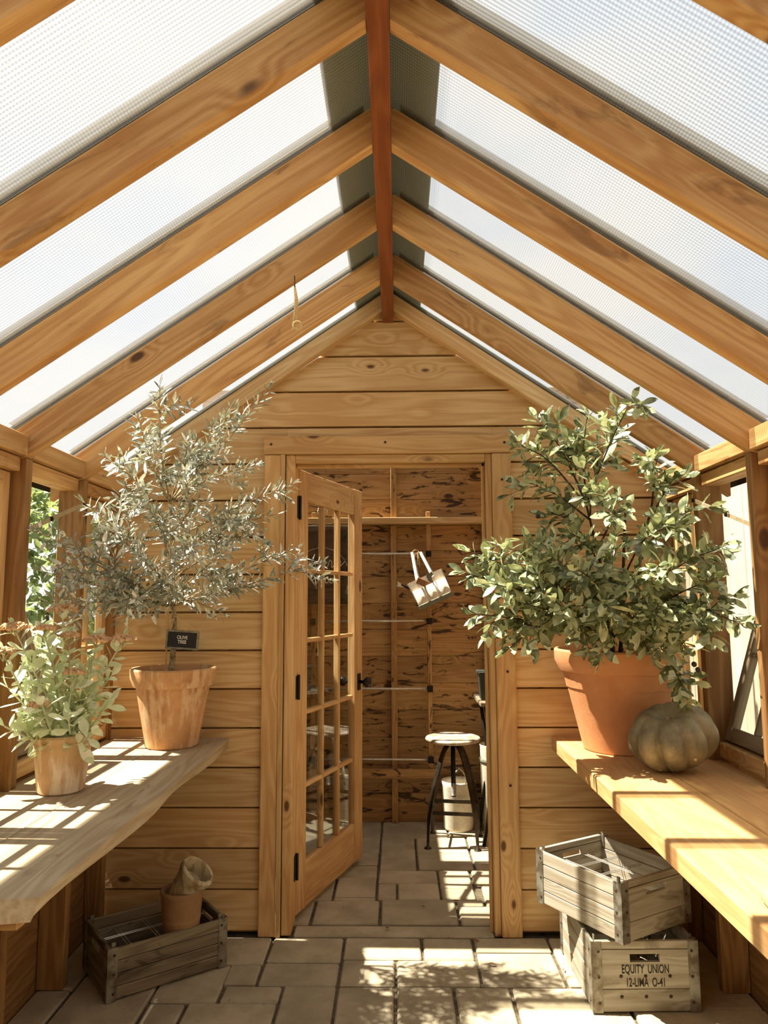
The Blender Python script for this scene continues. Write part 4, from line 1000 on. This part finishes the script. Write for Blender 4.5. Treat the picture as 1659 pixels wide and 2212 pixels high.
MB().prism([(0.04, -0.006), (0.085, -0.018), (0.082, 0.0), (0.095, 0.016), (0.07, 0.010), (0.04, 0.006)], -0.002, 0.002, 'xz').build('blade', M['canvas'], tr_, T=pT)
tw_ = thing('hand_trowel', (0.2, 4.70, 1.55), 'small dark metal tool head standing in the bag pocket', 'tool')
MB().prism([(-0.012, 0.0), (0.012, 0.0), (0.014, 0.05), (0.032, 0.062), (0.030, 0.085), (0.008, 0.074), (-0.01, 0.088), (-0.014, 0.06)], -0.002, 0.002, 'xz').build('head', M['canvas_grey'], tw_, T=bT @ TR(0.02, -0.062, 0.02))

sg = thing('chalkboard_sign', (-0.47, YB - 0.125, 1.35), 'dark chalkboard sign with looping white script seen through the door glass', 'sign')
gT = TR(-0.49, YB - 0.135, 1.64)
MB().cbox(-0.20, 0.20, -0.006, 0.012, -0.255, 0.255, 0.003).build('board', M['chalkboard'], sg, T=gT)
strokes = [[(-0.16, 0.03), (-0.155, -0.02), (-0.15, 0.025), (-0.13, 0.03), (-0.125, -0.02), (-0.115, -0.02)], [(-0.115, -0.02), (-0.105, 0.025), (-0.105, -0.015), (-0.09, -0.02), (-0.08, 0.025), (-0.078, -0.02), (-0.065, -0.01)],
           [(-0.065, -0.01), (-0.055, 0.028), (-0.045, 0.022), (-0.04, 0.02), (-0.04, -0.02), (-0.025, -0.012)], [(-0.025, -0.012), (-0.008, 0.03), (0.004, 0.0), (-0.004, -0.02), (-0.018, -0.012), (0.012, -0.014)],
           [(0.012, -0.014), (0.028, 0.012), (0.022, 0.026), (0.012, 0.005), (0.026, -0.02), (0.042, -0.006)], [(0.042, -0.006), (0.052, 0.028), (0.062, 0.022), (0.066, 0.018), (0.066, -0.018), (0.08, -0.008)],
           [(0.08, -0.008), (0.092, 0.028), (0.09, -0.01), (0.108, -0.014), (0.122, 0.028), (0.116, -0.03), (0.098, -0.075), (0.088, -0.06), (0.11, -0.025), (0.15, 0.02)]]
scr = MB()
for st_ in strokes: scr.tube([(x, -0.0075, z_) for x, _, z_ in [(q.x, 0, q.y) for q in catmull([(a, b, 0) for a, b in st_], 24)]], 0.0022, 4)
scr.tube([(0.175 * math.cos(t), -0.0075, -0.06 + 0.17 * math.sin(t)) for t in [math.pi * q / 30 for q in range(3, 28)]], 0.0016, 4)
scr.build('lettering', M['chalk'], sg, T=gT)
letter('GARDEN', 0.05, M['chalk'], sg, gT @ TR(0.02, -0.0072, -0.105) @ RXp, 0.8)
fb = MB()
for _ in range(120):
    v = V((random.gauss(0, 1), random.gauss(0, 1), random.gauss(0, 1))).normalized() * 0.03; fb.ball(v, 0.007, 5, 4)
df = thing('dried_flower', (-0.505, YB - 0.14, 1.93), 'round white dried flower head on the shed ledge behind the door glass', 'flower')
fb.build('flower_ball', M['dried_flower'], df, T=TR(-0.49, YB - 0.10, 1.998), smooth=True)
MB().tube([(-0.49, YB - 0.10, 1.97), (-0.49, YB - 0.10, 1.951)], 0.003, 6).build('stem', M['sedum_stem'], df)

tb = thing('iron_stand', (0.66, 4.45, 0), 'dark iron folding stand at the right edge of the doorway', 'stand')
for y in (4.42, 4.70):
    MB().tube([(0.49, y, 0.0), (0.56, y, 0.42), (0.515, y, 0.80)], 0.011, 8).build('leg', M['iron'], tb, smooth=True)
    MB().tube([(0.84, y, 0.0), (0.76, y, 0.42), (0.80, y, 0.80)], 0.011, 8).build('leg', M['iron'], tb, smooth=True)
for x in (0.525, 0.795): MB().tube([(x, 4.42, 0.77), (x, 4.70, 0.77)], 0.007, 6).build('cross_bar', M['iron'], tb)
bx('table_top', wood('grey', 'y'), tb, 0.472, 0.86, 4.30, 4.76, 0.80, 0.825, 0.004)
bg_ = thing('dark_planter', (0.58, 4.45, 0.825), 'dark green square planter on the iron stand', 'planter')
MB().hexa([(0.49, 4.38, 0.826), (0.61, 4.38, 0.826), (0.61, 4.50, 0.826), (0.49, 4.50, 0.826), (0.48, 4.37, 0.97), (0.62, 4.37, 0.97), (0.62, 4.51, 0.97), (0.48, 4.51, 0.97)]).build('planter_box', M['dark_pot'], bg_)
bx('planter_rim', M['dark_pot'], bg_, 0.472, 0.628, 4.362, 4.518, 0.971, 0.99, 0.003)
tt = thing('canvas_tote', (0.46, 4.74, 0), 'white canvas bucket tote on the shed floor behind the stool', 'bag')
MB().lathe([(1e-5, 0.10), (0.13, 0.10), (0.135, 0.11), (0.150, 0.36), (0.158, 0.385), (0.152, 0.39), (0.143, 0.36), (0.125, 0.13), (1e-5, 0.12)], 28, TR(0.372, 4.745, -0.098) @ Matrix.Diagonal((0.68, 0.64, 1, 1))).build('tote_body', M['canvas'], tt, smooth=True)
for y in (4.662,): MB().tube([(0.33, y, 0.23), (0.332, y - 0.02, 0.34), (0.372, y - 0.03, 0.39), (0.412, y - 0.02, 0.34), (0.414, y, 0.23)], 0.006, 6).build('handle', M['canvas'], tt, smooth=True)
bk = thing('white_bucket', (0.66, 4.72, 0), 'pale fabric bucket half hidden behind the right door jamb', 'bucket')
MB().lathe([(1e-5, 0.0), (0.10, 0.0), (0.105, 0.005), (0.115, 0.50), (0.118, 0.51), (0.11, 0.505), (0.10, 0.02), (1e-5, 0.02)], 24, TR(0.61, 4.745, 0.0) @ Matrix.Diagonal((0.85, 0.85, 1, 1))).build('bucket_body', M['canvas'], bk, smooth=True)
MB().lathe([(0.118, 0.40), (0.122, 0.41), (0.122, 0.42), (0.119, 0.43)], 24, TR(0.61, 4.745, 0.0) @ Matrix.Diagonal((0.85, 0.85, 1, 1))).build('bucket_band', M['canvas_grey'], bk, smooth=True)

# ------------------------------------------------------------------ small things
tk = thing('twine_hank', (-0.34, 2.385, 2.32), 'looped hank of tan twine hanging from a left rafter', 'twine')
x0, y0 = -0.343, 2.378
MB().tube([(x0, y0, 2.515), (x0 + 0.001, y0 - 0.003, 2.475)], 0.0022, 5).build('nail', M['nail'], tk)
for k_ in range(8):
    o = random.uniform(-0.008, 0.008)
    MB().tube(catmull([(x0, y0, 2.48), (x0 + 0.004 + o, y0 - 0.004, 2.42), (x0 + o, y0 - 0.004 + o * 0.5, 2.36), (x0 - 0.003 + o * 0.8, y0 - 0.003, 2.325 + 0.9 * o)], 8), 0.0032, 5).build('strand', M['twine'], tk)
MB().tube([(x0 + 0.012 + 0.014 * math.cos(t), y0 - 0.006, 2.337 + 0.014 * math.sin(t)) for t in [0.52 * q for q in range(13)]], 0.0038, 5).build('loop', M['twine'], tk)
wh = MB().lathe([(1e-4, 0), (0.010, 0.003), (0.0135, 0.012), (0.0125, 0.06), (0.0145, 0.10), (0.012, 0.13), (0.006, 0.136), (1e-4, 0.137)], 16, TR(0.728, 1.545, ZE + 0.0145) @ Matrix.Rotation(math.radians(-102), 4, 'Z') @ Matrix.Rotation(math.pi / 2, 4, 'Y')).build('wooden_dibber', wood('cedar', 'x'), None, smooth=True)
tag(wh, 'turned wooden dibber lying on the near end of the right bench', 'dibber')
deb = [(0.30, 3.22, 0.5, 0.035), (0.41, 3.27, 0.2, 0.028), (0.345, 3.03, 0.1, 0.03), (-0.06, 3.33, 1.0, 0.03), (0.10, 3.56, 0.3, 0.022), (-0.26, 3.54, 1.2, 0.018), (0.21, 3.24, 2.2, 0.02), (0.62, 2.98, 1.0, 0.02)]
for i, (x, y, a, L) in enumerate(deb):
    lf = leaf_mesh('leaf', None, L, L * 0.35, 0.5, 0.5, 0.2)
    mb = MB().add(lf.v, lf.f); mb.add([(v[0], v[1], v[2] - 0.0012) for v in lf.v], [f[::-1] for f in lf.f])
    o = mb.build('dry_leaf', M['dry_leaf'], None, T=TR(x, y, 0.012) @ RZ(a), smooth=True, fix=False)
    tag(o, ['curled brown dry leaf on the paving near the right door post', 'pale sliver of dry leaf beside the right door casing', 'reddish dry leaf in the sun patch on the paving', 'dry leaf scrap on the door threshold', 'dry leaf scrap on the shed paving inside the doorway', 'tiny dark leaf scrap near the open door', 'little dry leaf between threshold and sun patch', 'small dry leaf beside the lettered crate'][i], 'leaf', 'dry leaves on the paving')

# ------------------------------------------------------------------ outside
gd = bx('ground', M['ground_gravel'], None, -9, 9, -4, 14, -0.3, -0.13, 0.001); gd['kind'] = 'structure'
fn = thing('board_fence', (2.35, 5, -0.13), 'tall cream vertical board fence seen through the right windows', 'fence')
y = 1.6; 
while y < 10.5:
    d = random.choice((0.095, 0.12, 0.14)); bx('fence_board', wood('fence', 'z'), fn, 2.30 + random.uniform(0, 0.006), 2.325, y + 0.003, y + d, -0.12, 2.42 + random.uniform(-0.01, 0.01), 0.003); y += d
bx('fence_rail', wood('fence', 'y'), fn, 2.332, 2.37, 1.6, 10.5, 0.3, 0.39); bx('fence_rail', wood('fence', 'y'), fn, 2.332, 2.37, 1.6, 10.5, 1.9, 1.99)
def bush(name, label, c, r, n, L, mat, pale=None):
    b = thing(name, (c[0], c[1], -0.13), label, 'shrub', 'shrubs outside the left windows')
    MB().tube([(c[0], c[1], -0.13), (c[0] + 0.05, c[1], c[2] * 0.6), (c[0] - 0.04, c[1] + 0.05, c[2])], [0.03, 0.022, 0.012], 6).build('stem', M['bark_dark'], b)
    lf = leaf_mesh('leaf', None, L, L * 0.55, 0.42, 0.25, 0.2, 4); mb = MB()
    for _ in range(n):
        v = V((random.gauss(0, 1), random.gauss(0, 1), random.gauss(0, 1))).normalized() * random.uniform(0.55, 1.0) ** 0.5
        p = V((c[0] + v.x * r[0], c[1] + v.y * r[1], c[2] + v.z * r[2]))
        if p.z < -0.12: p.z = -0.12 + random.random() * 0.1
        d = (v + V((random.gauss(0, 0.5), random.gauss(0, 0.5), random.gauss(0, 0.5) - 0.3)))
        mb.add(lf.v, lf.f, frame(p, d, V((0.3, -0.3, 1)) + V((random.gauss(0, 0.5), random.gauss(0, 0.5), 0))) @ Matrix.Diagonal([random.uniform(0.6, 1.3)] * 3 + [1]))
    mb.build('foliage', M[mat], b, smooth=True, kind='stuff', fix=False)
bush('climbing_ivy', 'dark glossy leafy bush filling the top of the open left window', (-3.3, 6.9, 1.45), (0.5, 1.3, 1.1), 2800, 0.13, 'hedge_leaf')
bush('silver_bush', 'bush low behind the open left window, leaves coloured pale as if overexposed', (-2.2, 4.5, 0.65), (0.42, 0.62, 0.62), 1800, 0.07, 'hedge_pale')  # pale leaves stand in for foliage blown out by sun
bush('garden_bush', 'mid green bush outside the nearest left window', (-2.7, 2.65, 0.7), (0.5, 0.8, 0.8), 1500, 0.09, 'hedge_leaf')
